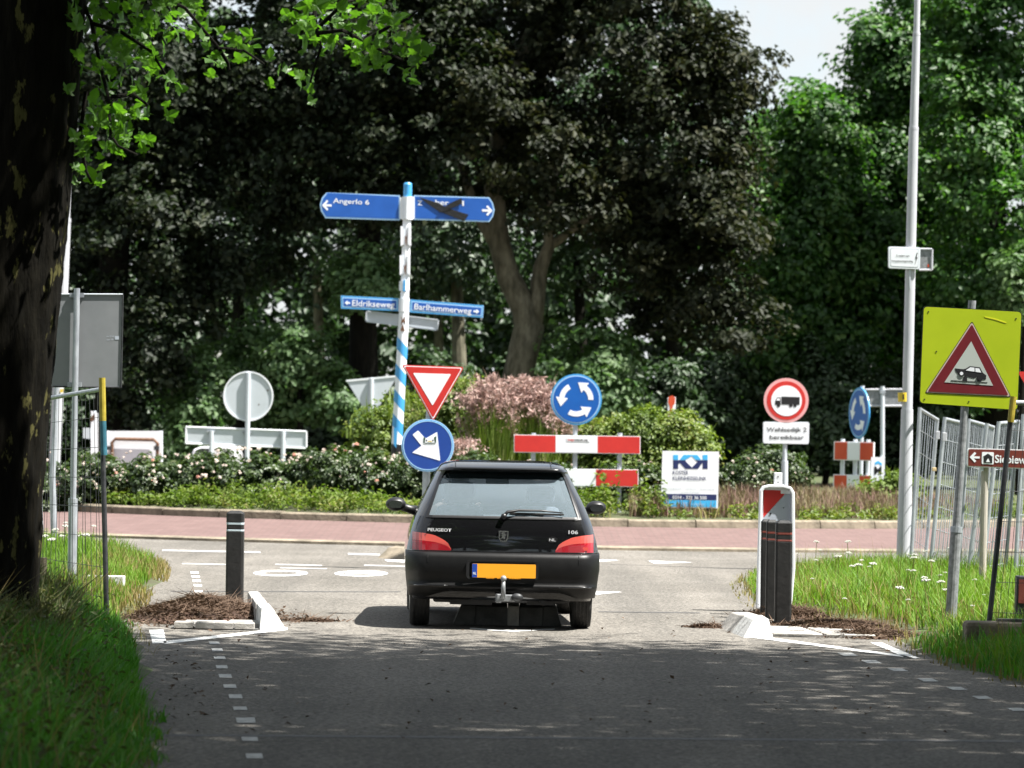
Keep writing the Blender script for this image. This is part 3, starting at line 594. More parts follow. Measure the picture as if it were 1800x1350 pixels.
# splitter island behind the car
s0 = G(662, 981); s1 = G(745, 985)
ramp_block('kerb_block', [s0, s1, s1 + Vector((0, .9, 0)), s0 + Vector((0.15, .9, 0))], [s0 + Vector((0.14, 0.2, 0)), s1 + Vector((0, 0.2, 0)), s1 + Vector((0, .85, 0)), s0 + Vector((0.2, .85, 0))], 0.13, M['kerbstone'])
# kerb line in the left verge
s0, s1 = G(60, 1046), G(222, 1046)
MB().box(((s0.x + s1.x) / 2, (s0.y + s1.y) / 2, 0.12), (s1.x - s0.x, 0.12, 0.14)).obj('kerb_block', M['whitekerb'], isl, bevel=0.01)

# sump-breaking hump between the wheels
HY = 30.75
hump = thing('concrete_hump', 'low dark concrete hump with sloping ends lying between the wheels of the black car', 'road hump', (P(892, 1080, HY).x, HY, 0))
xs = [-0.46, -0.27, 0.0, 0.10, 0.30, 0.46]
for i in range(5):
    a, b = xs[i] + 0.0008, xs[i + 1] - 0.0008; sa = 0.07 if i == 0 else 0.0; sb = 0.05 if i == 4 else 0.0; hgt = 0.165 - 0.006 * (i % 2)
    m = MB().add([(a, 0, 0), (b, 0, 0), (b, 0.7, 0), (a, 0.7, 0), (a + sa, 0.03, hgt), (b - sb, 0.03, hgt), (b - sb, 0.67, hgt), (a + sa, 0.67, hgt)], [(3, 2, 1, 0), (4, 5, 6, 7), (0, 1, 5, 4), (1, 2, 6, 5), (2, 3, 7, 6), (3, 0, 4, 7)])
    m.obj('concrete_block', M['concrete'] if i == 2 else M['darkconcrete'], hump, bevel=0.008)

# ================================================================== THE CAR
def interp(tab, z):
    zs = [t[0] for t in tab]; vs = [t[1] for t in tab]; return float(np.interp(z, zs, vs))
CW = [(.2, .735), (.30, .765), (.45, .782), (.62, .787), (.70, .772), (.78, .752), (.86, .730), (.91, .712), (1.0, .675), (1.1, .627), (1.2, .578), (1.275, .542), (1.30, .525), (1.33, .505), (1.355, .46), (1.368, .36)]
CR = [(.2, -.48), (.62, -.53), (.70, -.525), (.80, -.51), (.91, -.47), (1.0, -.41), (1.1, -.335), (1.2, -.25), (1.275, -.185), (1.285, -.275), (1.30, -.285), (1.315, -.245), (1.33, -.19), (1.345, -.12), (1.357, -.02), (1.368, .16)]
CF = [(.2, 2.95), (.45, 3.05), (.6, 3.03), (.70, 2.95), (.78, 2.65), (.86, 2.08), (.91, 1.90), (1.0, 1.72), (1.1, 1.53), (1.2, 1.34), (1.275, 1.20), (1.30, 1.12), (1.33, 1.02), (1.355, .85), (1.368, .6)]
CX_W = [(.2, .62), (.91, .622), (1.22, .52), (1.275, .495), (1.368, .33)]
def rear_y(x, z, off=0.0):
    wd = interp(CW, z); u = min(1.0, abs(x) / wd); return interp(CR, z) + 0.05 * u * u + 0.17 * max(0.0, (u - 0.80) / 0.20) ** 3 - off
NI, NO, NS, NFc, NFi = 8, 7, 10, 4, 5
def half_loop(z):
    wd, xw, yf = interp(CW, z), min(interp(CX_W, z), interp(CW, z) * 0.93), interp(CF, z); pts = []
    for i in range(NI + 1): x = xw * i / NI; pts.append((x, rear_y(x, z)))
    for i in range(1, NO + 1): x = xw + (wd - xw) * (1 - (1 - i / NO) ** 1.6); pts.append((x, rear_y(x, z)))
    y0 = pts[-1][1]; y1 = yf - 0.40
    for i in range(1, NS + 1):
        t = i / NS; pts.append((wd * (1 + 0.012 * math.sin(math.pi * t) - 0.035 * t * t), y0 + (y1 - y0) * t))
    xa, xb = pts[-1][0], wd * 0.72; ya = y1
    for i in range(1, NFc + 1):
        t = i / NFc; pts.append((xa * (1 - t) ** 2 + 2 * t * (1 - t) * xa + t * t * xb, ya * (1 - t) ** 2 + 2 * t * (1 - t) * (yf - 0.06) + t * t * (yf - 0.02)))
    for i in range(1, NFi + 1): t = i / NFi; pts.append((xb * (1 - t), yf - 0.02 + 0.02 * t))
    return pts
ROWS = [.24, .30, .38, .46, .54, .615, .66, .72, .78, .84, .89, .912, .95, 1.0, 1.05, 1.1, 1.15, 1.2, 1.24, 1.268, 1.275, 1.285, 1.30, 1.315, 1.33, 1.345, 1.357, 1.368]
def build_shell():
    loops = [half_loop(z) for z in ROWS]; n = len(loops[0]); parts = {}
    def put(part, quad):
        b = parts.setdefault(part, MB()); b.add(quad, [tuple(range(len(quad)))])
    for r in range(len(ROWS) - 1):
        z0, z1 = ROWS[r], ROWS[r + 1]; zm = (z0 + z1) / 2
        for c in range(n - 1):
            if c < NI: reg = 'rear'
            elif c < NI + NO: reg = 'corner'
            elif c < NI + NO + NS: reg = 'side'
            else: reg = 'front'
            sc = c - NI - NO
            part = 'body'
            if reg == 'rear' and .912 < zm < 1.268: part = 'rear_window'
            elif reg in ('rear', 'corner') and .615 < zm < .912: part = 'hatch'
            elif reg == 'rear' and .89 < zm < 1.285: part = 'hatch'
            elif reg == 'side' and .95 < zm < 1.24 and 0 < sc < 9 and sc != 3: part = 'side_window' if sc > 3 else 'quarter_window'
            elif reg == 'front' and .95 < zm < 1.268 and c > NI + NO + NS + 1: part = 'windscreen'
            elif zm > 1.28: part = 'roof'
            for s in (1, -1):
                a, b = loops[r][c], loops[r][c + 1]; d, e = loops[r + 1][c], loops[r + 1][c + 1]
                q = [(s * a[0], a[1], z0), (s * b[0], b[1], z0), (s * e[0], e[1], z1), (s * d[0], d[1], z1)]
                put(part + ('#' + str(s) if part in ('side_window', 'quarter_window') else ''), q if s > 0 else q[::-1])
    top = loops[-1]; cap = [(x, y, ROWS[-1]) for x, y in top] + [(-x, y, ROWS[-1]) for x, y in reversed(top[1:-1])]
    put('roof', cap)
    bot = loops[0]; put('body', [(x, y, ROWS[0]) for x, y in reversed(top and bot)] + [(-x, y, ROWS[0]) for x, y in bot[1:-1]])
    return parts
def weld(mb, name, m, parent, arches=False):
    me = mb.mesh(name, m); b = bmesh.new(); b.from_mesh(me); bmesh.ops.remove_doubles(b, verts=b.verts, dist=1e-4); b.to_mesh(me); b.free()
    me.shade_smooth(); return link(name, me, parent)

CARY = 30.62
cb = P(878.5, 1091, CARY)
car = thing('hatchback_car', 'black three door hatchback with orange licence plate, seen from behind', 'car', (cb.x, CARY, 0), R(2.1))
car.scale = (1.015, 1.0, 1.015)
shell = build_shell()
body = weld(shell['body'], 'body', M['carpaint'], car)
roof = weld(shell['roof'], 'roof', M['carpaint'], car)
hatch = weld(shell['hatch'], 'hatch', M['carpaint'], car)
rwin = weld(shell['rear_window'], 'rear_window', M['glass'], car)
[weld(shell[k_], 'side_window', M['sideglass'], car) for k_ in ('side_window#1', 'side_window#-1')]; [weld(shell[k_], 'quarter_window', M['sideglass'], car) for k_ in ('quarter_window#1', 'quarter_window#-1')]; weld(shell['windscreen'], 'windscreen', M['windglass'], car)
# wheel arches cut out of the body
cut = MB(); 
for wy in (0, 2.385):
    for s in (-1, 1): cut.lathe([(.335, -.16), (.335, .16)], 28, 'x', (s * .70, wy, .28))
co = cut.obj('cutter', M['trim'], None, fix=True); co.parent = car
bo = body.modifiers.new('arch', 'BOOLEAN'); bo.object = co; bo.operation = 'DIFFERENCE'; bo.solver = 'FAST'
bpy.context.view_layer.update(); ev = body.evaluated_get(bpy.context.evaluated_depsgraph_get()); nm = bpy.data.meshes.new_from_object(ev)
if len(nm.polygons) > 200: body.modifiers.clear(); body.data = nm; nm.name = 'body'
else: body.modifiers.clear()
bpy.data.objects.remove(co)

# parcel: dark band and frame round the rear glass
def surf_grid(name, zs, xl, xr, nx, off, m, parent, th=0.012, skip=None):
    mb = MB(); vs = []; fs = []
    for z in zs:
        for i in range(nx + 1):
            x = xl(z) + (xr(z) - xl(z)) * i / nx; vs.append((x, rear_y(x, z, off), z))
    k = len(vs); vs += [(v[0], v[1] + th, v[2]) for v in vs]; W = nx + 1
    for r in range(len(zs) - 1):
        for i in range(nx):
            a = r * W + i; fs += [(a, a + 1, a + 1 + W, a + W), (k + a + W, k + a + 1 + W, k + a + 1, k + a)]
    for i in range(nx):
        fs.append((i + 1, i, k + i, k + i + 1)); t = (len(zs) - 1) * W + i; fs.append((t, t + 1, k + t + 1, k + t))
    for r in range(len(zs) - 1):
        a = r * W; fs.append((a, a + W, k + a + W, k + a)); a = r * W + nx; fs.append((a + W, a, k + a, k + a + W))
    return mb.add(vs, fs).obj(name, m, parent, smooth=False)
xw = lambda z: interp(CX_W, z)
lin = lambda a, b, n: [a + (b - a) * i / n for i in range(n + 1)]
surf_grid('tinted_band', lin(1.222, 1.282, 5), lambda z: -xw(z) * 0.985 - 0.02, lambda z: xw(z) * 0.985 + 0.02, 20, 0.006, M['tint'], rwin)
surf_grid('window_rubber', lin(.902, .922, 2), lambda z: -.632, lambda z: .632, 24, 0.007, M['trim'], rwin)
for s in (-1, 1):
    surf_grid('window_rubber', lin(.902, 1.28, 12), (lambda z: xw(z) - .012) if s > 0 else (lambda z: -xw(z) - .014), (lambda z: xw(z) + .014) if s > 0 else (lambda z: -xw(z) + .012), 2, 0.007, M['trim'], rwin)
# seam under the window and hatch outline
surf_grid('hatch_seam', lin(.893, .8955, 1), lambda z: -.66, lambda z: .66, 24, 0.0015, M['trim'], hatch, 0.004)
# bumper: own section wrapped round the rear
BP = [(.632, -.515), (.628, -.575), (.615, -.598), (.585, -.612), (.50, -.618), (.43, -.606), (.395, -.596), (.368, -.602), (.355, -.618), (.340, -.604), (.30, -.575), (.262, -.52)]
mb = MB(); W = 0; rows = []
for z, yb in BP:
    wd = .792 if z > .5 else .792 - (.5 - z) * 0.12; row = []
    for i in range(-16, 17):
        u = i / 16; x = wd * (math.copysign(1 - (1 - abs(u)) ** 1.35, u)); au = abs(x) / wd
        zz = z if z > .33 else z + (0.045 if au < .62 else 0.045 * max(0, (0.80 - au) / 0.18)) * (1 if z < .29 else .5)
        row.append((x, yb + 0.055 * au * au + 0.17 * max(0, (au - .78) / .22) ** 3, zz))
    e = row[-1]; row = [(-wd, -.12, z), (-wd, -.24, z)] + row + [(wd, -.24, z), (wd, -.12, z)]; rows.append(row)
W = len(rows[0]); mb.add([p for r in rows for p in r], [(r * W + i, r * W + W + i, r * W + W + i + 1, r * W + i + 1) for r in range(len(rows) - 1) for i in range(W - 1)])
bumper = mb.obj('bumper', M['plastic'], car, smooth=True)
def by(x, z):
    au = min(1, abs(x) / .79); zs = [p[0] for p in BP][::-1]; ys = [p[1] for p in BP][::-1]
    return float(np.interp(z, zs, ys)) + 0.055 * au * au + 0.17 * max(0, (au - .78) / .22) ** 3
# glossy strip along the top and the moulded lip
mb = MB(); mb.tube([(x, by(x, .63) - 0.004, .6335) for x in lin(-.77, .77, 24)], .006, 6); mb.obj('bumper_strip', M['badge'] and M['carpaint'], bumper, smooth=True)
for a, b in ((-.72, -.45), (.45, .72)): MB().tube([(x, by(x, .356) - 0.006, .356) for x in lin(a, b, 8)], [.004] + [.009] * 7 + [.004], 8).obj('bumper_lip', M['carpaint'], bumper, smooth=True)
for s in (-1, 1): MB().tube([(s * .612, by(.612, z) - 0.001, z) for z in (.545, .58, .612)], .003, 6).obj('bumper_seam', M['trim'], bumper)
# licence plate and its surround
yp = by(0, .50)
ring_pts = rr(-.30, .415, .285, .567, .03)
fm = MB(); inner = rr(-.275, .43, .262, .552, .02); n = len(inner); y0, y1 = yp - 0.012, yp + 0.004
fm.add([(x, y0, z) for x, z in ring_pts] + [(x, y0 + 0.002, z) for x, z in inner] + [(x, y1 + .01, z) for x, z in ring_pts], [((i + 1) % n, i, n + i, n + (i + 1) % n) for i in range(n)] + [(i, (i + 1) % n, 2 * n + (i + 1) % n, 2 * n + i) for i in range(n)])
fm.obj('plate_surround', M['trim'], bumper, fix=True)
lp = MB().prism(rr(-.253, .428, .262, .540, .008, 3), yp - 0.018, 0.006).obj('licence_plate', M['plate'], car)
MB().prism(rr(-.256, .425, .265, .543, .008, 3), yp - 0.0165, 0.006).obj('plate_frame', M['trim'], lp)
MB().prism([(-.252, .430), (-.212, .430), (-.212, .538), (-.252, .538)], yp - 0.0195, 0.002).obj('plate_strip', M['eublue'], lp)
text_obj('lettering', 'NL', (-.245, 0, .452), (-.219, 0, .452), .020, M['white'], yp - 0.021, lp)
text_obj('lettering', 'alloy  Beun  Aalten', (-.14, 0, .4215), (.14, 0, .4215), .009, M['plate'], yp - 0.024, lp)
# tail lamps
def lamp(s):
    top = lambda x: .0
    def zt(x): return float(np.interp(abs(x), [.42, .44, .485, .56, .64, .735], [.642, .690, .725, .760, .775, .783]))
    nx, nzv = 12, 6; xs = lin(.424, .738, nx); lo = MB(); hi = MB()
    def patch(mb, f0, f1, off):
        vs = []; fs = []
        for j in range(nzv + 1):
            for x in xs:
                z = .638 + (zt(x) - .638) * (f0 + (f1 - f0) * j / nzv); vs.append((s * x, rear_y(x, z, off), z))
        k = len(vs); vs += [(v[0], v[1] + 0.02, v[2]) for v in vs]; Wn = nx + 1
        for j in range(nzv):
            for i in range(nx): a = j * Wn + i; fs += [(a, a + 1, a + 1 + Wn, a + Wn)]
        for i in range(nx): fs.append((i + 1, i, k + i, k + i + 1)); t = nzv * Wn + i; fs.append((t, t + 1, k + t + 1, k + t))
        for j in range(nzv): a = j * Wn; fs.append((a, a + Wn, k + a + Wn, k + a)); a += nx; fs.append((a + Wn, a, k + a, k + a + Wn))
        return mb.add(vs, fs)
    l = patch(MB(), 0.0, 0.54, 0.012).obj('tail_lamp', M['lampred'], car, smooth=False, fix=True)
    patch(MB(), 0.55, 1.0, 0.010).obj('indicator_lens', M['lamppink'], l, fix=True)
    surf_grid('lamp_surround', [.628, .637], lambda z: min(s * .415, s * .745), lambda z: max(s * .415, s * .745), 10, 0.006, M['trim'], l)
    if s > 0: MB().prism(rr(.645, .655, .690, .682, .008), rear_y(.667, .665) - 0.016, 0.004).obj('reflector', M['lampbright'], l)
    return l
lamp(-1); lamp(1)
# lettering and badge on the hatch
text_obj('lettering', 'PEUGEOT', (-.617, 0, .793), (-.424, 0, .790), .024, M['badge'], rear_y(.52, .80) - 0.012, hatch, 0.03)
text_obj('lettering', '106', (.528, 0, .790), (.607, 0, .790), .027, M['badge'], rear_y(.57, .80) - 0.012, hatch, 0.03)
yb_ = rear_y(0, .77) - 0.012
em = MB().prism([(-.040, .805), (.040, .805), (.038, .745), (.025, .718), (-.025, .718), (-.038, .745)], yb_, 0.014).obj('emblem', M['chrome'], hatch)
MB().prism([(-.031, .797), (.031, .797), (.029, .748), (.018, .727), (-.018, .727), (-.029, .748)], yb_ - 0.002, 0.002).obj('emblem_field', M['trim'], em)
MB().prism([(-.012, .792), (.002, .796), (.012, .788), (.006, .780), (.020, .776), (.026, .764), (.016, .770), (.010, .760), (.014, .746), (.004, .734), (-.004, .750), (-.014, .740), (-.022, .742), (-.012, .756), (-.024, .770), (-.012, .774), (-.018, .784)], yb_ - 0.005, 0.003).obj('emblem_figure', M['chrome'], em)
nl = MB().prism([(.398 + .040 * math.cos(2 * math.pi * k / 24), .738 + .026 * math.sin(2 * math.pi * k / 24)) for k in range(24)], rear_y(.40, .738) - 0.006, 0.006).obj('country_sticker', M['trim'], hatch)
text_obj('lettering', 'NL', (.372, 0, .728), (.424, 0, .728), .022, M['badge'], rear_y(.40, .738) - 0.008, nl, 0.02)
# wiper
wz = lambda x: .915 + .0 * x
wp = MB().tube([(.0, rear_y(0, .915) - .035, .925), (.03, rear_y(0, .95) - .045, .958), (.12, rear_y(.12, .97) - .04, .972), (.30, rear_y(.3, .972) - .03, .972), (.48, rear_y(.48, .958) - .02, .957)], [.016, .013, .010, .008, .005], 8).obj('wiper', M['trim'], rwin, smooth=True)
MB().box((.27, rear_y(.27, .945) - .012, .945), (.44, .012, .014), Matrix.Rotation(R(0.5), 4, 'Y')).obj('wiper_blade', M['rubber'], rwin, bevel=.003)
MB().lathe([(.022, -.03), (.024, 0), (.018, .02)], 14, 'y', (0, rear_y(0, .915) - .02, .922)).obj('wiper_motor', M['trim'], rwin, smooth=True)
# spoiler lip
surf_grid('spoiler_lip', lin(1.277, 1.288, 2), lambda z: -.515, lambda z: .515, 20, 0.012, M['trim'], roof, 0.03)
for s in (-1, 1): MB().tube([(s * .395, -.20, 1.345), (s * .39, .0, 1.366)], .003, 6).obj('roof_seam', M['trim'], roof)
# mirrors
for s in (-1, 1):
    m_ = MB(); m_.ball((s * .868, 1.50, .962), (.088, .075, .060), 16, 10); mi = m_.obj('door_mirror', M['trim'], car, smooth=True)
    MB().prism(rr(min(s * .815, s * .925), .93, max(s * .815, s * .925), .992, .025), 1.424, 0.02).obj('mirror_glass', M.setdefault('mirrorglass', mat('mirror_glass', (0.22, 0.25, 0.28), 0.08, 1.0)), mi)
    fr_ = MB(); fr_.tube([(s * .69, 1.58, .905), (s * .75, 1.55, .92), (s * .83, 1.51, .945)], [.045, .036, .034], 10); fr_.obj('mirror_arm', M['trim'], mi, smooth=True)
# wheels
def wheel(s, wy):
    t = MB().lathe([(.16, -.075), (.235, -.082), (.268, -.078), (.281, -.05), (.283, 0), (.281, .05), (.268, .078), (.235, .082), (.16, .075)], 36, 'x', (s * .665, wy, .281)).obj('wheel', M['rubber'], car, smooth=True)
    g = MB()
    for xx in (-.045, -.015, .015, .045): g.lathe([(.2845, xx - .004), (.2845, xx + .004)], 36, 'x', (s * .665, wy, .281))
    g.obj('tyre_groove', M['trim'], t)
    MB().lathe([(.03, s * .05), (.155, s * .06), (.165, s * .083), (.15, s * .086), (.06, s * .065)][::1], 24, 'x', (s * .665, wy, .281)).obj('rim', M['rim'], t, smooth=True, fix=True)
for wy in (0, 2.385):
    for s in (-1, 1): wheel(s, wy)
# underside, exhaust and tow hitch
MB().box((0, 1.2, .255), (1.12, 3.1, .09)).obj('underbody', M['trim'], car, bevel=.02)
u = MB(); u.tube([(-.58, 0, .25), (.58, 0, .25)], .03, 10); u.box((-.25, -.18, .245), (.34, .4, .10)); u.box((.32, -.10, .24), (.22, .5, .08)); u.tube([(.33, -.45, .235), (.33, .1, .24)], .024, 10)
u.obj('rear_axle', M['trim'], car)
for x in (-.40, .36): MB().tube([(x, -.25, .24), (x, -.27, .195)], .012, 8).obj('tow_eye', M['darksteel'], car)
h = MB(); h.tube([(0, -.45, .27), (0, -.60, .265), (0, -.68, .29), (0, -.69, .34), (0, -.69, .405)], [.022, .022, .020, .018, .016], 10); h.ball((0, -.69, .425), .025, 12, 8)
hitch = h.obj('tow_hitch', M['galvdark'], car, smooth=True)
MB().box((.03, -.60, .265), (.15, .06, .055)).box((-.035, -.62, .262), (.05, .07, .07)).obj('hitch_bracket', M['galvdark'], hitch, bevel=.008)
MB().ball((.115, -.625, .272), (.05, .03, .034), 14, 8).obj('hitch_socket', M['darksteel'], hitch, smooth=True)
# interior
for i, (x, ww, top) in enumerate(((-.33, .20, 1.02), (.33, .19, .99))):
    s_ = MB(); s_.box((x, .78, .70), (ww * 2, .14, .56), Matrix.Rotation(R(-12), 4, 'X')); s_.box((x, 1.05, .42), (ww * 2, .5, .16)); st = s_.obj('front_seat', M['seat'], car, bevel=.05)
    MB().box((x + (.02 if i else -.01), .70, 1.085), (.26 if i == 0 else .24, .09, .20 if i == 0 else .14), Matrix.Rotation(R(-10), 4, 'X')).obj('headrest', M['seat'], st, bevel=.05)
MB().box((0, .05, .60), (1.2, .16, .48), Matrix.Rotation(R(-14), 4, 'X')).box((0, .3, .42), (1.2, .5, .14)).obj('rear_bench', M['seat'], car, bevel=.04)
MB().box((0, 1.75, .80), (1.22, .45, .16)).obj('dashboard', M['trim'], car, bevel=.04)
MB().box((0, -.20, .86), (1.2, .42, .02)).obj('parcel_shelf', M['trim'], car)
MB().box((0.0, 1.27, 1.185), (.20, .03, .06)).obj('inside_mirror', M['trim'], car, bevel=.012)
wl = MB(); 
pts = [(-.33 + .17 * math.cos(2 * math.pi * k / 24), 1.42 + .07 * math.sin(2 * math.pi * k / 24), .86 + .155 * math.sin(2 * math.pi * k / 24)) for k in range(25)]
wl.tube(pts, .014, 8).obj('steering_wheel', M['trim'], car)
# driver: one continuous skinned figure
def skin_figure(name, verts, edges, m, parent):
    me = bpy.data.meshes.new(name); me.from_pydata([v[0] for v in verts], edges, []); o = link(name, me, parent); me.materials.append(m)
    sk = o.modifiers.new('skin', 'SKIN'); sk.use_smooth_shade = True
    for i, v in enumerate(verts): me.skin_vertices[0].data[i].radius = (v[1], v[1] * (v[2] if len(v) > 2 else 1)); me.skin_vertices[0].data[i].use_root = (i == 0)
    ss = o.modifiers.new('subsurf', 'SUBSURF'); ss.levels = 1; ss.render_levels = 2
    return o
dr = thing('person', 'dark haired driver in a grey shirt sitting inside the black car', 'person', car.location, R(2.1))
V = [((-.33, 1.02, .52), .14), ((-.33, .98, .68), .135), ((-.33, .95, .84), .15), ((-.33, .955, .93), .085), ((-.33, .965, .99), .05), ((-.33, .985, 1.07), .085), ((-.33, .98, 1.15), .085),
     ((-.50, .95, .88), .06), ((-.545, 1.08, .82), .045), ((-.56, 1.16, .90), .038), ((-.50, 1.34, .96), .028), ((-.16, .95, .88), .06), ((-.12, 1.10, .74), .045), ((-.18, 1.34, .92), .030),
     ((-.43, 1.10, .50), .085), ((-.45, 1.45, .55), .062), ((-.45, 1.62, .34), .045), ((-.23, 1.10, .50), .085), ((-.21, 1.45, .55), .062), ((-.21, 1.62, .34), .045)]
E = [(0, 1), (1, 2), (2, 3), (3, 4), (4, 5), (5, 6), (2, 7), (7, 8), (8, 9), (9, 10), (2, 11), (11, 12), (12, 13), (0, 14), (14, 15), (15, 16), (0, 17), (17, 18), (18, 19)]
skin_figure('body', V, E, M['shirt'], dr)
hd = MB().ball((-.33, 1.0, 1.125), (.078, .095, .115), 16, 12); hd.ball((-.33, 1.10, 1.11), (.014, .022, .02), 8, 6); hd.ball((-.412, .995, 1.115), (.012, .022, .032), 8, 6); hd.ball((-.248, .995, 1.115), (.012, .022, .032), 8, 6)
hdo = hd.obj('head', M['skin'], dr, smooth=True)
MB().ball((-.33, .975, 1.15), (.088, .098, .105), 16, 10).obj('hair', M['hair'], dr, smooth=True)
for vs_ in ([((-.545, 1.02, .955), .05), ((-.55, 1.08, .93), .045), ((-.53, 1.22, .955), .036), ((-.48, 1.36, .985), .026)], [((-.14, 1.28, .90), .032), ((-.19, 1.38, .95), .026)]):
    skin_figure('forearm', vs_, [(i, i + 1) for i in range(len(vs_) - 1)], M['skin'], dr)
    tip = Vector(vs_[-1][0])
    for f in range(4): skin_figure('finger', [(tip + Vector((.0, -.005, -.02 + f * .015)), .009), (tip + Vector((.03 + .004 * (f % 2), .045, -.018 + f * .018)), .008), (tip + Vector((.045, .06, -.035 + f * .018)), .007)], [(0, 1), (1, 2)], M['skin'], dr)
    skin_figure('thumb', [(tip + Vector((.0, -.01, .03)), .010), (tip + Vector((.035, .01, .05)), .009), (tip + Vector((.05, .03, .045)), .008)], [(0, 1), (1, 2)], M['skin'], dr)

# ================================================================== SIGNS AND STREET FURNITURE
# give way sign over a keep right disc, on the splitter island
f = Frame('traffic_sign', 'red give way triangle above a blue disc with white arrow left of car', 'traffic sign', 746, 985, 42, 0.1)
f.post('post', [(746, 990), (750, 800), (761, 645)], 6.6, M['galv'], 0.065)
tri = roundpoly([(706, 641), (816, 645), (761, 741)], 6); f.poly('triangle', tri, M['red'], 0.0, 0.012)
f.poly('triangle_rim', roundpoly(shrink([(706, 641), (816, 645), (761, 741)], 0.95), 5), M['white'], -0.002, 0.003)
f.poly('triangle_border', roundpoly(shrink([(706, 641), (816, 645), (761, 741)], 0.905), 4), M['red'], -0.004, 0.003)
f.poly('triangle_field', roundpoly([(726, 655.5), (793, 657.5), (760.5, 713)], 2), M['white'], -0.006, 0.003)
f.disc('disc', 752, 783, 46.5, M['paleblue'], -0.02, 0.014); f.disc('disc_rim', 752, 783, 44.5, M['skyblue'], -0.022, 0.003); f.disc('disc_field', 752, 783, 43.5, M['deepblue'], -0.024, 0.003)
f.disc('disc_line', 752, 783, 43.5, M['paleblue'], -0.0255, 0.002, r_in=42)
ar = [(725.3, 764), (735, 756.4), (748, 771), (768.5, 759), (774, 810), (724.5, 795.5), (741, 783.5)]
arw = f.poly('arrow', roundpoly(ar, 1.2, 2), M['white'], -0.027, 0.003)
st = f.poly('sticker', roundpoly([(745, 768), (751, 771), (761, 771), (766.5, 767), (766, 779), (746, 779)], 1, 2), M['white'], -0.029, 0.002, arw)
for pts in ([(745, 768), (748, 770), (746.5, 779), (744.6, 778)], [(763, 769), (767, 766.5), (766.5, 779.5), (764.5, 777)], [(747, 778.3), (765, 778.3), (765, 779.4), (747, 779.4)]): f.poly('sticker_edge', pts, mat('sticker_green', (0.01, 0.05, 0.02), 0.5) if 'stk' not in M else M['stk'], -0.031, 0.002, arw)
for x in (750, 761): f.disc('sticker_dot', x, 774, 1.3, M['black'], -0.031, 0.002, arw, 10)
f.poly('sticker_line', [(752, 776), (755, 774.6), (759, 776), (759, 777), (755, 775.8), (752, 777)], M['yellow'], -0.031, 0.002, arw)
for y in (650, 668, 760, 805): f.poly('clamp', [(749, y), (764, y + .4), (764, y + 4), (749, y + 4)], M['galv'], 0.013, 0.02)

# fingerpost
f = Frame('signpost', 'blue and white striped fingerpost carrying four blue name boards and black tape', 'signpost', 696, 905, 61, 0.6)
f.post('post', [(693, 905), (697.5, 780)], [9.5, 9.5], M['black'], 0); f.post('pole', [(697.5, 781), (710.5, 545)], [9.5, 9], M['white'], 0, n=18); f.post('upper_pole', [(710.5, 548), (716.6, 345)], [7.6, 7.2], M['white'], 0, n=18)
f.post('cap', [(716.4, 346), (717, 324), (717.1, 321)], [7.6, 7.4, 5.5], M['skyblue'], 0, n=18)
def stripe(fr, x, yc, hh, slope, r):
    mb = MB(); n = 18; rad = r * fr.k * 1.012; vs = []
    for e in (-1, 1):
        for k in range(n):
            t = 2 * math.pi * k / n; c = fr.p(x + (yc - e * hh - yc) * -0.0536, yc - e * hh)
            vs.append((c.x + rad * math.cos(t), rad * math.sin(t), c.z - slope * rad * math.cos(t)))
    mb.add(vs, [(k, (k + 1) % n, n + (k + 1) % n, n + k) for k in range(n)]); return mb.obj('stripe', M['skyblue'], fr.o)
for yc in (612, 659, 704, 747): stripe(f, 710.5 - (yc - 545) * 0.0555, yc, 10.5, 1.05, 9.35)
f.poly('base_strip', [(692.5, 752), (699, 752), (697, 788), (692.6, 782)], M['skyblue'], -0.092, 0.004)
# destination boards
L1 = [(574, 338.5), (703, 343.5), (703, 387.5), (572, 383.5), (564.5, 371), (562.5, 360), (566, 348)]; f.poly('destination_board', L1, M['paleblue'], -0.03, 0.05)
f.poly('board_field', shrink(L1, 0.972)[0:1] + [(701, 345.8), (701, 385)] + [(573.5, 380.8), (567, 370), (565, 360), (568, 349.5), (575, 341)], M['blue'], -0.033, 0.004)
f.text('lettering', 'Angerlo 6', 585.5, 357, 649, 360, 8.6, M['white'], -0.036)
f.poly('arrow', [(566, 361), (575, 351.5), (577.5, 354), (573, 359), (583, 359.4), (583, 363.2), (573, 363), (577.5, 368), (575, 370.5)], M['white'], -0.036, 0.003)
L2 = [(727.5, 343.2), (860, 347), (866.5, 357), (869.5, 369), (866.5, 381), (860, 390.3), (727, 386.2)]; f.poly('destination_board', L2, M['paleblue'], -0.03, 0.05)
f.poly('board_field', [(729.5, 345.6), (858.5, 349.2), (864.5, 358), (867, 369), (864.5, 380), (858.8, 388), (729.2, 384)], M['blue'], -0.033, 0.004)
f.text('lettering', 'Z', 734, 360.8, 742, 361, 8.2, M['white'], -0.036); f.text('lettering', 'ber', 765, 360, 789, 360.8, 9, M['white'], -0.036); f.text('lettering', '1', 812.5, 362, 815.5, 362, 9, M['white'], -0.036)
f.poly('arrow', [(866, 370.5), (857, 361), (854.5, 363.5), (859, 368.4), (847.5, 368), (847.5, 372), (859, 372.4), (854.5, 377), (857, 379.6)], M['white'], -0.036, 0.003)
f.poly('tape', [(736, 344.5), (741, 348), (772, 357.5), (786, 366), (824, 377.5), (815.5, 389), (790, 379), (770, 371), (754, 360), (741, 351)], M['tape'], -0.046, 0.006, bevel=0.002)
f.poly('tape', [(771, 372.5), (778, 366), (792, 357), (811.5, 348.5), (812, 358.5), (797, 365), (786, 369.5), (775, 374)], M['tape'], -0.054, 0.006, bevel=0.002)
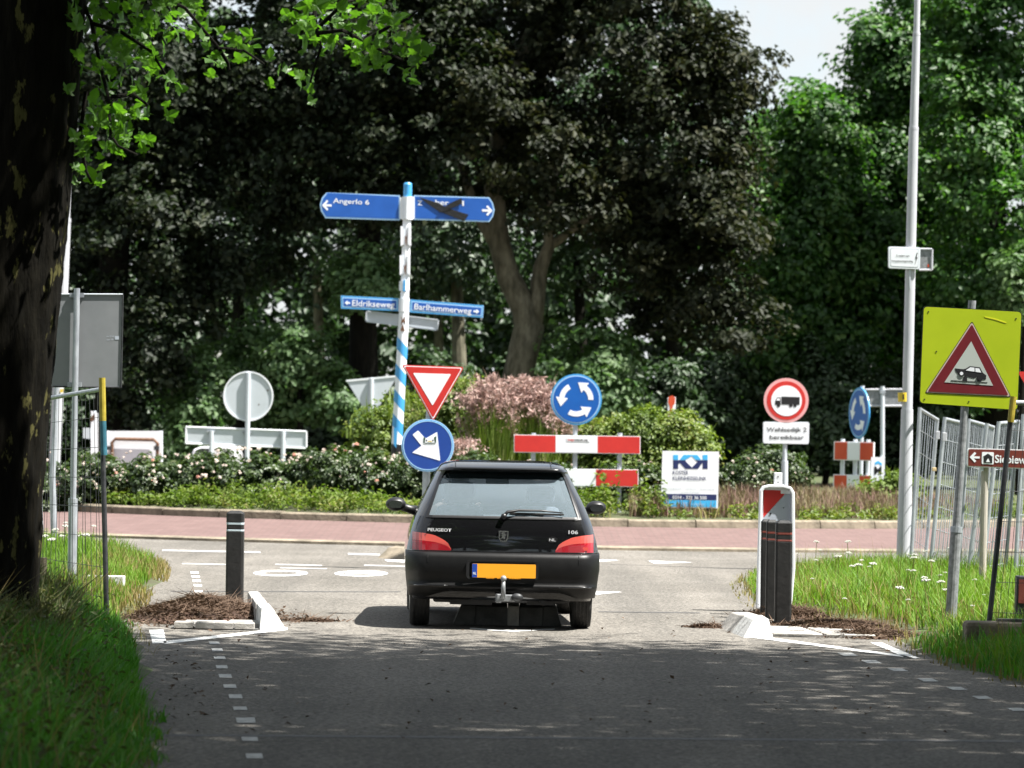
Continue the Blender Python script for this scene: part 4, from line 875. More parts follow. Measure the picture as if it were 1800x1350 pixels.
for x0, x1 in ((703, 710), (722, 729)): f.poly('bracket', [(x0, 347), (x1, 347), (x1, 385), (x0, 385)], M['white'], -0.035, 0.07)
f.post('sleeve', [(716.0, 386), (717, 346)], 10.2, M['white'], 0, n=18)
# empty brackets below
for y0, y1, xc in ((398, 433, 713.6), (449, 484, 712.0)):
    for s in (-1, 1): f.poly('bracket', [(xc + s * 4.2, y0), (xc + s * 9.2, y0), (xc + s * 9.0, y1), (xc + s * 4.0, y1 - 3)], M['white'], -0.085, 0.09)
    f.poly('rust_streak', [(xc - 2, y0 + 16), (xc + 1, y0 + 20), (xc + 3.5, y0 + 10), (xc + 1.6, y0 + 26), (xc + 1, y1), (xc - 1, y0 + 28)], M['rust'], -0.084, 0.006)
f.post('clamp', [(710.6, 511), (711, 494)], 9, M['white'], 0, n=16); f.poly('blue_tab', [(709, 492.5), (713, 492.5), (712.5, 513), (708.5, 512)], M['skyblue'], -0.10, 0.01)
f.post('sleeve', [(709.6, 548), (710.4, 525)], 9.6, M['white'], 0, n=16)
def plateboard(pts_o, pts_i, txt, t0, t1, hh, arrow):
    f.poly('street_name_board', pts_o, M['paleblue'], -0.03, 0.04); f.poly('board_edge', shrink(pts_o, 0.985), M['skyblue'], -0.0315, 0.003); f.poly('board_line', pts_i[0], M['paleblue'], -0.033, 0.003); f.poly('board_field', pts_i[1], M['blue'], -0.035, 0.003)
    f.text('lettering', txt, *t0, *t1, hh, M['white'], -0.038); f.poly('arrow', arrow, M['white'], -0.038, 0.003)
plateboard([(599, 519.5), (700.5, 524.5), (700.5, 547), (599.5, 542.5)], ([(602, 522.3), (698.5, 527), (698.5, 544.3), (602.5, 540)], [(603.8, 524.5), (696.8, 529), (696.8, 542.3), (604.2, 538)]), 'Eldrikseweg', (619, 537.6), (693.5, 541), 10.4, [(606, 532.3), (611, 528), (611, 531), (615.5, 531.2), (615.5, 534.2), (611, 534), (611, 537)])
plateboard([(721, 526.5), (850.5, 536.8), (849, 558.8), (720, 549)], ([(723.5, 529.3), (848, 539.3), (846.8, 556), (722.8, 546.4)], [(725, 531.4), (846.2, 541.2), (845.2, 553.8), (724.6, 544.4)]), 'Barlhammerweg', (728, 543.6), (828.5, 551.8), 10.4, [(842.5, 547.8), (837.4, 543), (837.2, 546), (832.6, 545.6), (832.4, 548.8), (837, 549.2), (836.8, 552.2)])
f.poly('name_board_back', [(643, 545.5), (772, 561), (769.5, 581.5), (641.5, 565.5)], M['alu'], 0.10, 0.02)
for pts in ([(643, 545.5), (772, 561), (772, 563.2), (643, 547.7)], [(641.8, 563.3), (769.6, 579.3), (769.5, 581.5), (641.5, 565.5)], [(643, 545.5), (645.4, 546), (644, 566), (641.5, 565.5)], [(769.6, 560.7), (772, 561), (769.5, 581.5), (767, 581.2)]): f.poly('board_lip', pts, M['alu'], 0.078, 0.022)
f.poly('rust_streak', [(704, 556), (708, 562), (714, 555), (712, 562), (713.5, 570), (709, 566), (704.5, 572), (706.5, 562)], M['rust'], -0.088, 0.008); f.poly('rust_streak', [(704, 581), (708, 570), (712, 581), (711, 582.5), (705, 582)], M['rust'], -0.092, 0.006)

# roundabout sign and chevron boards
f = Frame('traffic_sign', 'blue roundabout disc with three white arrows above two red and white barrier boards', 'traffic sign', 1010, 905, 56.3, 0.4)
f.post('post', [(1010, 930), (1012, 660)], 4.2, M['galv'], 0.05); f.post('post', [(935, 930), (938, 761)], 4.2, M['galv'], 0.05); f.post('post', [(1087, 930), (1090, 761)], 4.4, M['galv'], 0.05)
f.disc('disc', 1013, 702, 45, M['skyblue'], 0, 0.02); f.disc('disc_line', 1013, 702, 42.2, M['paleblue'], -0.003, 0.004); f.disc('disc_field', 1013, 702, 40.2, M['cyanblue'], -0.006, 0.004)
def arc_arrow(cx, cy, r, a0, a1, wd, hw, hl):
    n = 8; out = []; inn = []
    for k in range(n + 1):
        t = R(a0 + (a1 - a0) * k / n); out.append((cx + (r + wd) * math.cos(t), cy - (r + wd) * math.sin(t))); inn.append((cx + (r - wd) * math.cos(t), cy - (r - wd) * math.sin(t)))
    t = R(a1); sg = 1 if a1 > a0 else -1; dx, dy = -math.sin(t) * sg, -math.cos(t) * sg
    e1 = (cx + (r + hw) * math.cos(t), cy - (r + hw) * math.sin(t)); e2 = (cx + (r - hw) * math.cos(t), cy - (r - hw) * math.sin(t)); tip = (cx + r * math.cos(t) + dx * hl, cy - r * math.sin(t) + dy * hl)
    return out + [e1, tip, e2] + inn[::-1]
for a0, a1 in ((118, 172), (240, 300), (-2, 52)): f.poly('arrow', arc_arrow(1013, 702, 25.5, a0, a1, 4.6, 11, 16), M['white'], -0.009, 0.004)
def board(x0, x1, x2, x3, yl, yr, h):
    def seg(a, b): ya = yl + (yr - yl) * (a - x0) / (x3 - x0); yb = yl + (yr - yl) * (b - x0) / (x3 - x0); return [(a, ya), (b, yb), (b, yb + h), (a, ya + h)]
    bd = f.poly('barrier_board', [(x0 - 1.2, yl - 1.2), (x3 + 1.2, yr - 1.2), (x3 + 1.2, yr + h + 1.2), (x0 - 1.2, yl + h + 1.2)], M['white'], -0.02, 0.04)
    f.poly('red_panel', seg(x0, x1), M['red'], -0.023, 0.004, bd); f.poly('white_panel', seg(x1 + .3, x2 - .3), M['white'], -0.0235, 0.004, bd); f.poly('red_panel', seg(x2, x3), M['red'], -0.023, 0.004, bd); return bd
bd = board(904.5, 976.5, 1050.5, 1124.5, 765, 768, 29); board(902, 973, 1047.5, 1121, 824, 826.5, 28.5)
sk = f.poly('sticker', [(996, 769.3), (1036.5, 770.3), (1036.5, 776.8), (996, 775.8)], M['white'], -0.027, 0.003, bd)
f.text('lettering', 'KNIJS', 998, 774.7, 1009, 775, 3.4, M['red'], -0.029, bd, 0.03); f.text('lettering', 'DRUK.NL', 1010, 775, 1034, 775.6, 3.4, M['black'], -0.029, bd, 0.03)

# white company board
f = Frame('advertising_board', 'square white board with navy and light blue logo standing among the lavender', 'sign board', 1213, 905, 56, 0.4)
B = [(1164.5, 792.5), (1264, 794), (1262, 893.5), (1161.5, 892)]; f.poly('panel', B, M['white'], 0, 0.02)
f.post('post', [(1180, 930), (1181, 800)], 3.5, M['wood'], 0.055); f.post('post', [(1247, 930), (1248, 800)], 3.5, M['wood'], 0.055)
def kk(pts, m): f.poly('logo', [(880 + x / 4.286, 640 + y / 4.286) for x, y in pts], m, -0.003, 0.003)
kk([(1300, 684), (1338, 684), (1338, 722), (1300, 722)], M['cyan']); kk([(1348, 722), (1378, 684), (1482, 684), (1512, 722), (1468, 722), (1440, 692), (1392, 722)], M['cyan']); kk([(1522, 684), (1560, 684), (1560, 722), (1522, 722)], M['cyan'])
kk([(1300, 724), (1338, 724), (1348, 724), (1392, 724), (1396, 735), (1440, 778), (1440, 789), (1392, 789), (1352, 745), (1338, 752), (1338, 789), (1300, 789)], M['navy'])
kk([(1560, 724), (1522, 724), (1512, 724), (1468, 724), (1484, 735), (1442, 778), (1442, 789), (1488, 789), (1518, 745), (1522, 752), (1522, 789), (1560, 789)], M['navy'])
f.text('lettering', 'KOSTER', 1182.5, 834, 1210, 834.4, 6.8, M['navy'], -0.004, bold=0.01); f.text('lettering', 'KLEINHESSELINK', 1182.5, 843.6, 1242, 844.4, 6.4, M['navy'], -0.004, bold=0.01)
f.text('lettering', 'Grondwerk - verhuur - bestrating', 1168, 860, 1256, 861, 2.6, M['greyprint'], -0.004, bold=0); f.text('lettering', 'www.koster', 1196, 866.5, 1230, 867, 2.6, M['greyprint'], -0.004, bold=0)
f.poly('navy_band', [(1164.5, 868), (1259.5, 869.3), (1259.3, 879.5), (1164.3, 878.2)], M['navy'], -0.003, 0.003); f.poly('blue_band', [(1163.6, 878.6), (1259.3, 879.9), (1259, 891.5), (1163.4, 890)], M['cyan'], -0.003, 0.003)
f.text('lettering', '0314 - 322 36 500', 1182, 877, 1242, 878, 6, M['white'], -0.006); f.text('lettering', 'info@koster', 1184, 887.8, 1240, 888.8, 5.4, M['paleblue'], -0.006, bold=0)

# no lorries sign
f = Frame('traffic_sign', 'round no lorries sign with black truck above a white plate of black text', 'traffic sign', 1380, 900, 58, 0.45)
f.post('post', [(1379, 905), (1379.7, 810)], 6, M['alu'], 0.05); f.post('upper_post', [(1379.7, 812), (1382, 668)], 4.2, M['alu'], 0.05)
f.disc('disc', 1382, 704, 39.5, mat('pale_red_rim', (0.72, 0.36, 0.36), 0.45), 0, 0.02); f.disc('disc_border', 1382, 704, 34, M['red'], -0.003, 0.004); f.disc('disc_field', 1382.5, 704.5, 27, M['white'], -0.006, 0.004)
def tk(pts): f.poly('lorry_symbol', [(1300 + x / 4.82, 640 + y / 4.82) for x, y in pts], M['black'], -0.009, 0.004)
tk([(355, 275), (510, 280), (508, 345), (355, 342)]); tk([(300, 345), (302, 312), (318, 282), (345, 282), (348, 300), (348, 346)])
f.poly('lorry_window', [(1300 + x / 4.82, 640 + y / 4.82) for x, y in [(310, 308), (322, 289), (341, 290), (341, 311)]], M['white'], -0.012, 0.003)
for x in (330, 434, 470): f.disc('lorry_wheel', 1300 + x / 4.82, 640 + 350 / 4.82, 3.1, M['black'], -0.010, 0.004, n=18)
sp = f.poly('text_plate', roundpoly([(1342, 742), (1422, 742.5), (1421.3, 780.5), (1341.5, 779)], 4), M['white'], 0.0, 0.02); f.poly('plate_edge', roundpoly([(1341.2, 741.2), (1422.8, 741.7), (1422, 781.3), (1340.7, 779.8)], 4), M['alu'], 0.004, 0.02)
f.text('lettering', 'Wehlsedijk 2', 1347.5, 758.5, 1418, 758.8, 7.4, M['black'], -0.004, bold=0.01); f.text('lettering', 'bereikbaar', 1353, 772, 1413, 772.4, 7.4, M['black'], -0.004, bold=0.01)

# warning sign for the sump breaker
f = Frame('traffic_sign', 'yellow green square warning sign with a red triangle and tilting car', 'traffic sign', 1671, 1105, 30.7, 0.05)
f.post('post', [(1671, 1112), (1682, 930)], 10, M['galvdark'], 0.04, n=14); f.post('upper_post', [(1682, 932), (1710, 528)], 7.0, M['galvdark'], 0.04, n=14)
f.post('collar', [(1681.6, 936), (1682.4, 926)], 10.8, M['galv'], 0.04, n=14)
S = [(1624, 539), (1795.5, 548.5), (1788, 720.5), (1617, 708)]; f.poly('sign_plate', roundpoly(S, 7), M['lime'], 0, 0.012); f.poly('plate_edge', roundpoly(shrink(S, 1.012), 7), M['trim'], 0.004, 0.014)
T = [(1708.5, 566), (1776, 697), (1627, 690)]
f.poly('triangle_rim', roundpoly(T, 5), mat('pale_triangle_rim', (0.52, 0.42, 0.36), 0.45), -0.003, 0.003); f.poly('triangle_line', roundpoly(shrink(T, 1.025), 5), M['black'], -0.0015, 0.002); f.poly('triangle_border', roundpoly(shrink(T, 0.955), 4), M['shaded_red'], -0.005, 0.003)
f.poly('triangle_field', [(1707, 600), (1745.5, 678), (1660, 672)], mat('shaded_white_sheeting', (0.42, 0.46, 0.43), 0.45), -0.007, 0.003)  # white field dimmed: shade painted into its colour
def cs(pts): return [(1540 + x / 3.069, 420 + y / 3.069) for x, y in pts]
f.poly('car_symbol', cs([(425, 698), (470, 703), (483, 700), (505, 686), (560, 693), (575, 722), (594, 736), (592, 757), (572, 760), (560, 738), (540, 745), (528, 752), (480, 740), (470, 716), (452, 716), (444, 732), (428, 712)]), M['black'], -0.009, 0.003)
f.poly('car_window', cs([(490, 704), (508, 692), (530, 695), (530, 716), (482, 709)]), M['white'], -0.011, 0.003); f.poly('car_window', cs([(535, 696), (556, 699), (566, 721), (535, 717)]), M['white'], -0.011, 0.003)
for x, y, r in ((460, 726, 17), (557, 753, 17)): f.disc('car_wheel', 1540 + x / 3.069, 420 + y / 3.069, r / 3.069, M['black'], -0.012, 0.003, n=20); f.disc('wheel_hub', 1540 + x / 3.069, 420 + y / 3.069, r / 3.069 * .55, M['white'] if x < 500 else M['black'], -0.014, 0.003, n=16)
f.poly('hump_symbol', cs([(468, 768), (470, 745), (480, 736), (490, 745), (491, 769)]), M['black'], -0.010, 0.003); f.poly('road_symbol', cs([(403, 762), (600, 773), (600, 776), (403, 766)]), M['black'], -0.009, 0.003)
f.poly('scratch', cs([(585, 418), (640, 428), (705, 450), (700, 455), (640, 436), (588, 424)]), mat('yellow_scratch', (0.62, 0.62, 0.02), 0.5), -0.002, 0.002)
for x, y in ((1786, 560), (1780, 703), (1632, 548), (1625, 702), (1646, 618), (1703, 706)): f.disc('rivet', x, y, 1.3, M['black'], -0.003, 0.003, n=8)

# grey sign seen from behind, left
f = Frame('traffic_sign', 'large square grey sign seen from behind on a galvanised post beside the dark trunk', 'traffic sign', 128, 1052, 33, 0.1)
f.post('post', [(127, 1056), (129.5, 880)], 8.0, M['galv'], -0.05, n=14); f.post('upper_post', [(129.5, 882), (136.5, 507)], 5.4, M['galv'], -0.05, n=14); f.post('collar', [(129.4, 884), (129.6, 876)], 8.6, M['galv'], -0.05)
S = [(52, 517), (216, 517.5), (213, 681), (49, 679)]; f.poly('sign_back', roundpoly(S, 5), M['alushade'], 0.0, 0.006)
for a, b in ((0, 1), (1, 2), (2, 3), (3, 0)):
    MB().tube([f.p(*S[a], -0.004), f.p(*S[b], -0.004)], 1.4 * f.k, 6).obj('sign_rim', M['alu'] if a in (0,) else M['darksteel'], f.o)
for y, x in ((519, 136), (676, 132)): f.poly('clamp', [(x - 13, y - 4), (x + 12, y - 4), (x + 12, y + 4), (x - 13, y + 4)], M['galv'], -0.025, 0.02)
f.text('sticker', 'nm 22-85', 187.5, 592.5, 201, 592.5, 2.6, M['greyprint'], -0.002, bold=0); f.text('sticker', 'typ 10.', 187.5, 598, 200, 598, 2.8, M['greyprint'], -0.002, bold=0); f.poly('sticker', [(202, 591), (209, 591), (209, 597), (202, 597)], M['greyprint'], -0.002, 0.002)

# round sign seen from behind with a long board
f = Frame('traffic_sign', 'round pale sign seen from behind over a long grey barrier board on three posts', 'traffic sign', 435, 870, 70, 0.4)
f.post('post', [(433, 880), (437, 655)], 4.2, M['alu'], -0.03); f.post('post', [(370, 880), (372, 757)], 4, M['alu'], -0.03); f.post('post', [(497, 880), (498, 757)], 4, M['alu'], -0.03)
f.disc('disc', 436.5, 696.5, 43.5, M['alu'], 0.0, 0.02); f.disc('disc_rim', 436.5, 696.5, 44, M['white'], -0.02, 0.03, r_in=41.6)
BB = [(327, 750.5), (538.5, 758.5), (538.5, 788), (326.5, 779.5)]; f.poly('barrier_board', BB, M['alu'], 0.02, 0.02)
for a, b in ((0, 1), (1, 2), (2, 3), (3, 0)): MB().tube([f.p(*BB[a], 0.012), f.p(*BB[b], 0.012)], 1.5 * f.k, 6).obj('board_lip', M['white'], f.o)
for x, y in ((371, 756), (434, 758), (498, 763)): f.poly('clamp', [(x - 8, y), (x + 8, y), (x + 8, y + 4), (x - 8, y + 4)], M['galv'], -0.02, 0.03)
f.disc('dirt_spot', 471, 686, 1.6, M['rust'], -0.003, 0.003, n=8); f.disc('dirt_spot', 455, 711, 1.2, M['rust'], -0.003, 0.003, n=8)

# triangular sign from behind
f = Frame('traffic_sign', 'pale triangular sign seen from behind, half hidden by the shrub left of the fingerpost', 'traffic sign', 652, 880, 73, 0.3)
f.post('post', [(651, 890), (653, 665)], 4, M['alu'], -0.03); TT = roundpoly([(609, 669), (699, 660.5), (652, 739)], 4); f.poly('triangle', TT, M['alu'], 0, 0.02); f.poly('triangle_rim', [(608.5, 668), (699.5, 659.5), (699.5, 662.5), (608.8, 671)], M['white'], -0.015, 0.03)

# oblique roundabout sign group, right
Y6 = 66; b6 = P(1500, 890, Y6); rot6 = R(-72)
t6 = thing('traffic_sign', 'blue roundabout disc turned edge-on above red and white boards, beside the tall white lamp post', 'traffic sign', (P(1507, 880, Y6).x, Y6, 0.3), rot6)
kz = lambda y: P(1507, y, Y6).z - 0.3; s6 = Y6 / F
zc = kz(726); r6 = 45 * s6
for nme, rad, m, y0 in (('disc', r6, 'skyblue', 0), ('disc_line', r6 * .94, 'paleblue', -.004), ('disc_field', r6 * .90, 'cyanblue', -.008)):
    MB().prism([(rad * math.cos(2 * math.pi * k / 36), zc + rad * math.sin(2 * math.pi * k / 36)) for k in range(36)], y0, 0.02 if y0 == 0 else 0.005).obj(nme, M[m], t6)
for a0, a1 in ((118, 172), (240, 300), (-2, 52)): MB().prism([(x, zc - y) for x, y in arc_arrow(0, 0, r6 * .57, a0, a1, r6 * .10, r6 * .25, r6 * .36)], -.012, .004).obj('arrow', M['white'], t6)
MB().tube([(0, 0.06, -0.3), (0, 0.06, kz(678))], 0.038, 10).obj('post', M['alu'], t6)
b6r = thing('barrier', 'pair of short red and white boards on grey posts below the edge-on blue disc', 'barrier', (P(1500, 870, 65).x, 65, 0.3), R(-28)); s7 = 65 / F
for ya in (778, 836):
    zt = P(1500, ya, 65).z - 0.3; hgt = 30 * s7; hw = 36 * s7
    bd = MB().box((0, 0, zt - hgt / 2), (hw * 2 + .04, .04, hgt + .03)).obj('barrier_board', M['white'], b6r)
    for i, m in enumerate(('orangered', 'white', 'orangered')): MB().box((-hw + hw * 2 / 3 * (i + .5) + .03 * (1 - abs(i - 1)) * 0, -.024, zt - hgt / 2), (hw * 2 / 3 - .004, .008, hgt)).obj('red_panel' if i != 1 else 'white_panel', M[m], bd)
for x in (-.9, 0, .9): MB().tube([(x * 36 * s7 * .75, .06, -.3), (x * 36 * s7 * .75, .06, P(1500, 772, 65).z - .3)], .04, 10).obj('post', M['alu'], b6r)

# street name plate from behind
f = Frame('traffic_sign', 'blank grey name plate seen from behind on a thin post, touching the tall lamp post', 'traffic sign', 1551, 890, 68, 0.3)
f.post('post', [(1551, 895), (1551, 838)], 5, M['alu'], -0.03); f.post('upper_post', [(1551, 840), (1551, 679)], 3.8, M['alu'], -0.03)
Q = [(1521, 685), (1592, 684.5), (1592, 713.5), (1521, 713.5)]; f.poly('name_plate', roundpoly(Q, 3), M['galvdark'], 0, 0.01)
for a, b in ((0, 1), (1, 2), (2, 3), (3, 0)): MB().tube([f.p(*Q[a], -.01), f.p(*Q[b], -.01)], 1.9 * f.k, 6).obj('plate_lip', M['whitepost'], f.o)
f.poly('clamp', [(1546, 686), (1556, 686), (1556, 692), (1546, 692)], M['galv'], -0.075, 0.03)

# narrow sign with a letter
f = Frame('advertising_board', 'narrow upright white board with a black letter M under a blue roof shape', 'sign board', 1544, 900, 62, 0.35)
f.poly('panel', [(1531.5, 803.5), (1555.5, 803.5), (1554.5, 877.5), (1529, 877)], M['white'], 0, 0.02); f.post('post', [(1550, 930), (1551, 800)], 3.2, M['alu'], 0.05)
f.poly('roof_shape', [(1538, 813), (1543.5, 810), (1550, 814.5), (1550, 819), (1543.5, 814.5), (1538, 818)], M['cyan'], -0.003, 0.003); f.text('lettering', 'M', 1536.5, 833.5, 1549.5, 833.7, 13.5, M['black'], -0.004, bold=0.03)
f.text('lettering', 'DE', 1536.5, 842.6, 1541.5, 842.6, 4.4, M['black'], -0.004, bold=0); f.text('lettering', 'LINDEN', 1535.5, 852.6, 1547.5, 852.8, 5, M['navy'], -0.004, bold=0); f.text('lettering', 'www linden', 1532, 866, 1549, 866, 1.8, M['greyprint'], -0.004, bold=0)
f = Frame('utility_box', 'small grey patterned box on the ground under the narrow white letter board', 'box', 1544, 900, 61.5, 0.3)
MB().box((0, .12, .25), (.20, .2, .55)).obj('box_body', M['galvdark'], f.o, bevel=.01); MB().box((0, .12, .54), (.24, .24, .03)).obj('lid', M['alu'], f.o, bevel=.005)
f.poly('vent', [(1538, 882), (1550, 882), (1550, 888), (1538, 888)], M['darksteel'], 0.01, 0.02)

# far yellow framed board
f = Frame('traffic_sign', 'small distant grey board with a yellow frame in front of the dark woodland', 'traffic sign', 508, 800, 92, 0.2)
f.post('post', [(507, 812), (508, 715)], 2.4, M['galvdark'], 0.04); f.poly('board', [(483, 723), (533.5, 723.5), (533.5, 739), (483, 738.5)], M['yellow'], 0, 0.03); f.poly('board_field', [(488, 726), (529, 726.4), (529, 736), (488, 735.5)], M['greyprint'], -0.004, 0.005)

# red and white marker post in the shrubs
f = Frame('marker_post', 'short white post with red blotches sticking out of the yellow green shrub', 'post', 1180, 790, 63.5, 0.7)
f.poly('post', [(1173.5, 699), (1187.5, 697.5), (1188.5, 820), (1174, 820)], M['white'], 0, 0.12, bevel=.01); f.poly('red_mark', [(1175.5, 697.5), (1182, 695), (1187, 699), (1186.5, 709), (1182.5, 713), (1181, 745), (1176.5, 748), (1177.5, 715), (1174.5, 707)], M['orangered'], -0.004, 0.006)

# tall lamp posts
f = Frame('lamp_post', 'tall white lamp post with a white voltage warning plate, right of the roundabout', 'lamp post', 1588, 1003, 43.6, 0.02)
f.post('lower_shaft', [(1588, 1010), (1594.5, 722)], [13.5, 10.6], M['whitepost'], 0, n=24); f.post('middle_shaft', [(1594.5, 726), (1606, 225)], [9.4, 8.6], M['whitepost'], 0, n=24); f.post('upper_shaft', [(1606, 230), (1611, 58)], [7.6, 6.6], M['whitepost'], 0, n=24); f.post('top_shaft', [(1611, 62), (1618.5, -260)], [5.6, 4.4], M['whitepost'], 0, n=24)
hh = MB(); top = f.p(1618.5, -260); hh.tube([top, top + Vector((-.3, 0, .10)), top + Vector((-1.0, 0, .14))], [.03, .03, .03], 10); hh.obj('arm', M['whitepost'], f.o); MB().box(top + Vector((-1.3, 0, .14)), (.7, .25, .1)).obj('lamp_head', M['alu'], f.o, bevel=.03)
for y, x, r in ((722, 1594.5, 10.7), (226, 1606, 8.8), (60, 1611, 6.8)): f.post('joint', [(x, y + 2.5), (x + .1, y - 2.5)], r, M['whitepost'], 0, n=24)
wp_ = f.poly('warning_plate', roundpoly([(1561, 434.5), (1616, 436), (1615, 473.5), (1561, 471.5)], 4), M['white'], -0.085, 0.02)
f.poly('plate_edge', roundpoly([(1560, 433.5), (1617, 435), (1616, 474.5), (1560, 472.5)], 4), M['alu'], -0.08, 0.03, wp_); f.poly('plate_line', roundpoly([(1563.5, 437), (1613.5, 438.4), (1612.8, 471), (1563.5, 469)], 3), M['greyprint'], -0.086, 0.002, wp_); f.poly('plate_field', roundpoly([(1564.3, 437.8), (1612.7, 439.2), (1612, 470.2), (1564.3, 468.2)], 3), M['white'], -0.0875, 0.002, wp_)
f.text('lettering', 'U nadert een', 1574, 451.5, 1597, 452, 3.6, M['black'], -0.0905, wp_, 0.01); f.text('lettering', 'hoogspanningsleiding', 1566, 460.5, 1603.5, 461.5, 3.4, M['black'], -0.0905, wp_, 0.01)
f.poly('lightning_mark', [(1610.5, 444.5), (1607.5, 455), (1609.5, 455.3), (1606.5, 466), (1611.5, 453), (1609.5, 452.7), (1611.5, 445)], M['black'], -0.0905, 0.003, wp_)
PB = [(1617, 437), (1640, 437.5), (1639.5, 474), (1617, 474)]; pb = f.poly('rear_plate', PB, M['galvdark'], 0.09, 0.01)
for a, b in ((0, 1), (1, 2), (2, 3)): MB().tube([f.p(*PB[a], .086), f.p(*PB[b], .086)], 2 * f.k, 6).obj('plate_lip', M['whitepost'], pb)
f.poly('reflector', [(1632, 464), (1635, 464), (1635, 469), (1632, 469)], M['orangered'], 0.086, .004, pb)
st_ = MB().tube([f.p(1588.6, 706), f.p(1588.2, 690)], 10.2 * f.k, 18, cap=False); st_.obj('yellow_band', M['yellow'], f.o); f.poly('band_mark', [(1585.5, 694), (1588, 693), (1588, 703), (1585.5, 702)], M['black'], -0.0725, 0.002)
f.poly('seam', [(1597, 475), (1600, 475), (1599, 508), (1598, 508)], M['alu'], -0.068, 0.01)
f = Frame('lamp_post', 'tall white lamp post rising behind the grey sign back and the dark trunk', 'lamp post', 96, 835, 67, 0.3)
f.post('shaft', [(94, 850), (110, 515), (116.5, 386)], [10.5, 9.5, 8.2], M['whitepost'], 0, n=20); f.post('upper_shaft', [(116.5, 388), (122, 250), (140, -160)], [6.4, 5.6, 4.4], M['whitepost'], 0, n=20); f.post('joint', [(116.4, 391), (116.6, 384)], 8.6, M['whitepost'], 0, n=20)
top = f.p(140, -160); MB().tube([top, top + Vector((.35, 0, .1)), top + Vector((1.0, 0, .12))], .03, 10).obj('arm', M['whitepost'], f.o); MB().box(top + Vector((1.3, 0, .12)), (.7, .25, .1)).obj('lamp_head', M['alu'], f.o, bevel=.03)
f.poly('yellow_mark', [(107, 684), (113, 684), (112, 690), (107, 690)], M['yellow'], -0.11, 0.01)

# brown tourist sign
f = Frame('traffic_sign', 'brown arrow sign with white tent symbol on a pale post behind the right fence', 'traffic sign', 1730, 1010, 37, 0.08)
f.post('post', [(1728, 1022), (1733, 815)], 6.5, mat('pale_wood_post', (0.30, 0.27, 0.23), 0.8, col2=(0.40, 0.37, 0.32), scale=8, stretch=(5, 5, .6)), 0.06); f.poly('panel', roundpoly([(1701, 787.5), (1862, 792), (1862, 826.5), (1700, 820.5)], 3), M['white'], 0, 0.025)
f.poly('panel_field', roundpoly([(1702.6, 789.2), (1860, 793.6), (1860, 824.8), (1701.8, 818.9)], 2.4), M['brown'], -0.003, 0.004)
f.poly('arrow', [(1704.5, 803.5), (1713, 794.5), (1716, 797), (1711.5, 802), (1722, 802.4), (1722, 806), (1711.5, 805.6), (1716, 810.5), (1713, 813)], M['white'], -0.006, 0.003)
f.poly('symbol_field', roundpoly([(1726, 794.3), (1747, 795), (1746.6, 816.4), (1725.6, 815.6)], 2), M['white'], -0.006, 0.003); f.poly('tent_symbol', [(1728, 802.5), (1736.5, 797.2), (1745, 803), (1744, 804.5), (1744, 814), (1729, 813.6), (1729, 804)], M['black'], -0.008, 0.003); f.poly('tent_opening', [(1733, 812), (1736.6, 805.5), (1740, 812.2)], M['white'], -0.010, 0.003)
f.text('lettering', 'Siebiewe', 1748.5, 813, 1812, 815.3, 13.5, M['white'], -0.006, bold=0.02); f.poly('bracket', [(1722, 821), (1729, 821), (1729, 828), (1722, 828)], M['alu'], 0.005, 0.02)

# red edged sign at the right border
f = Frame('traffic_sign', 'red give way sign cut off by the right edge behind the yellow green sign', 'traffic sign', 1842, 1000, 40, 0.08)
f.post('post', [(1838, 1010), (1846, 650)], 6, M['galv'], 0.03); TT = [(1789, 653), (1902, 655), (1845, 752)]; f.poly('triangle', roundpoly(TT, 6), M['red'], 0, 0.012); f.poly('triangle_field', roundpoly(shrink(TT, .60), 3), M['white'], -0.003, 0.004)
f = Frame('marker_board', 'dark post box with a red panel at the right edge behind the fence mesh', 'marker', 1802, 1100, 29.6, 0.1)
f.poly('box_body', [(1788, 1012), (1822, 1014), (1820, 1102), (1785, 1100)], M['darksteel'], 0, 0.12, bevel=.01); f.poly('red_panel', [(1791, 1018), (1818, 1020), (1817, 1062), (1790, 1060)], M['redband'], -0.006, 0.008)

# bollards
f = Frame('bollard', 'single black square bollard with two pale bands behind the left dry heap', 'bollard', 411, 1063, 32.7, 0.0, 'black roadside bollards')
def bollard_parts(fr, xc, yb, yt, hw, band):
    a, b = fr.p(xc, yb), fr.p(xc + (yb - yt) * 0.012, yt); w_ = hw * 2 * fr.k; hz = b.z
    def blk(z0, z1, w0, w1, m, name, par=None):
        mb = MB(); c = 0.22
        for z, ww in ((z0, w0), (z1, w1)):
            h = ww / 2; e = h * (1 - c * 2 * .5); mb.v += [(x + a.x + (b.x - a.x) * z / hz, y + .08, z) for x, y in ((-e, -h), (e, -h), (h, -e), (h, e), (e, h), (-e, h), (-h, e), (-h, -e))]
        mb.f += [(i, (i + 1) % 8, 8 + (i + 1) % 8, 8 + i) for i in range(8)] + [tuple(reversed(range(8))), tuple(range(8, 16))]
        return mb.obj(name, m, par or fr.o, bevel=.004)
    bd = blk(-.05, hz - .185, w_, w_, M['bollard'], 'shaft'); blk(hz - .17, hz - .125, w_ * .97, w_ * .97, M['bollard'], 'neck'); blk(hz - .105, hz - .022, w_, w_, M['bollard'], 'head'); blk(hz - .022, hz, w_ * .98, w_ * .6, M['bollard'], 'cap')
    blk(hz - .185, hz - .168, w_ * .99, w_ * .99, band, 'reflective_band'); blk(hz - .126, hz - .104, w_ * .99, w_ * .99, band, 'reflective_band')
bollard_parts(f, 411, 1063, 898, 15.2, M['reflect'])
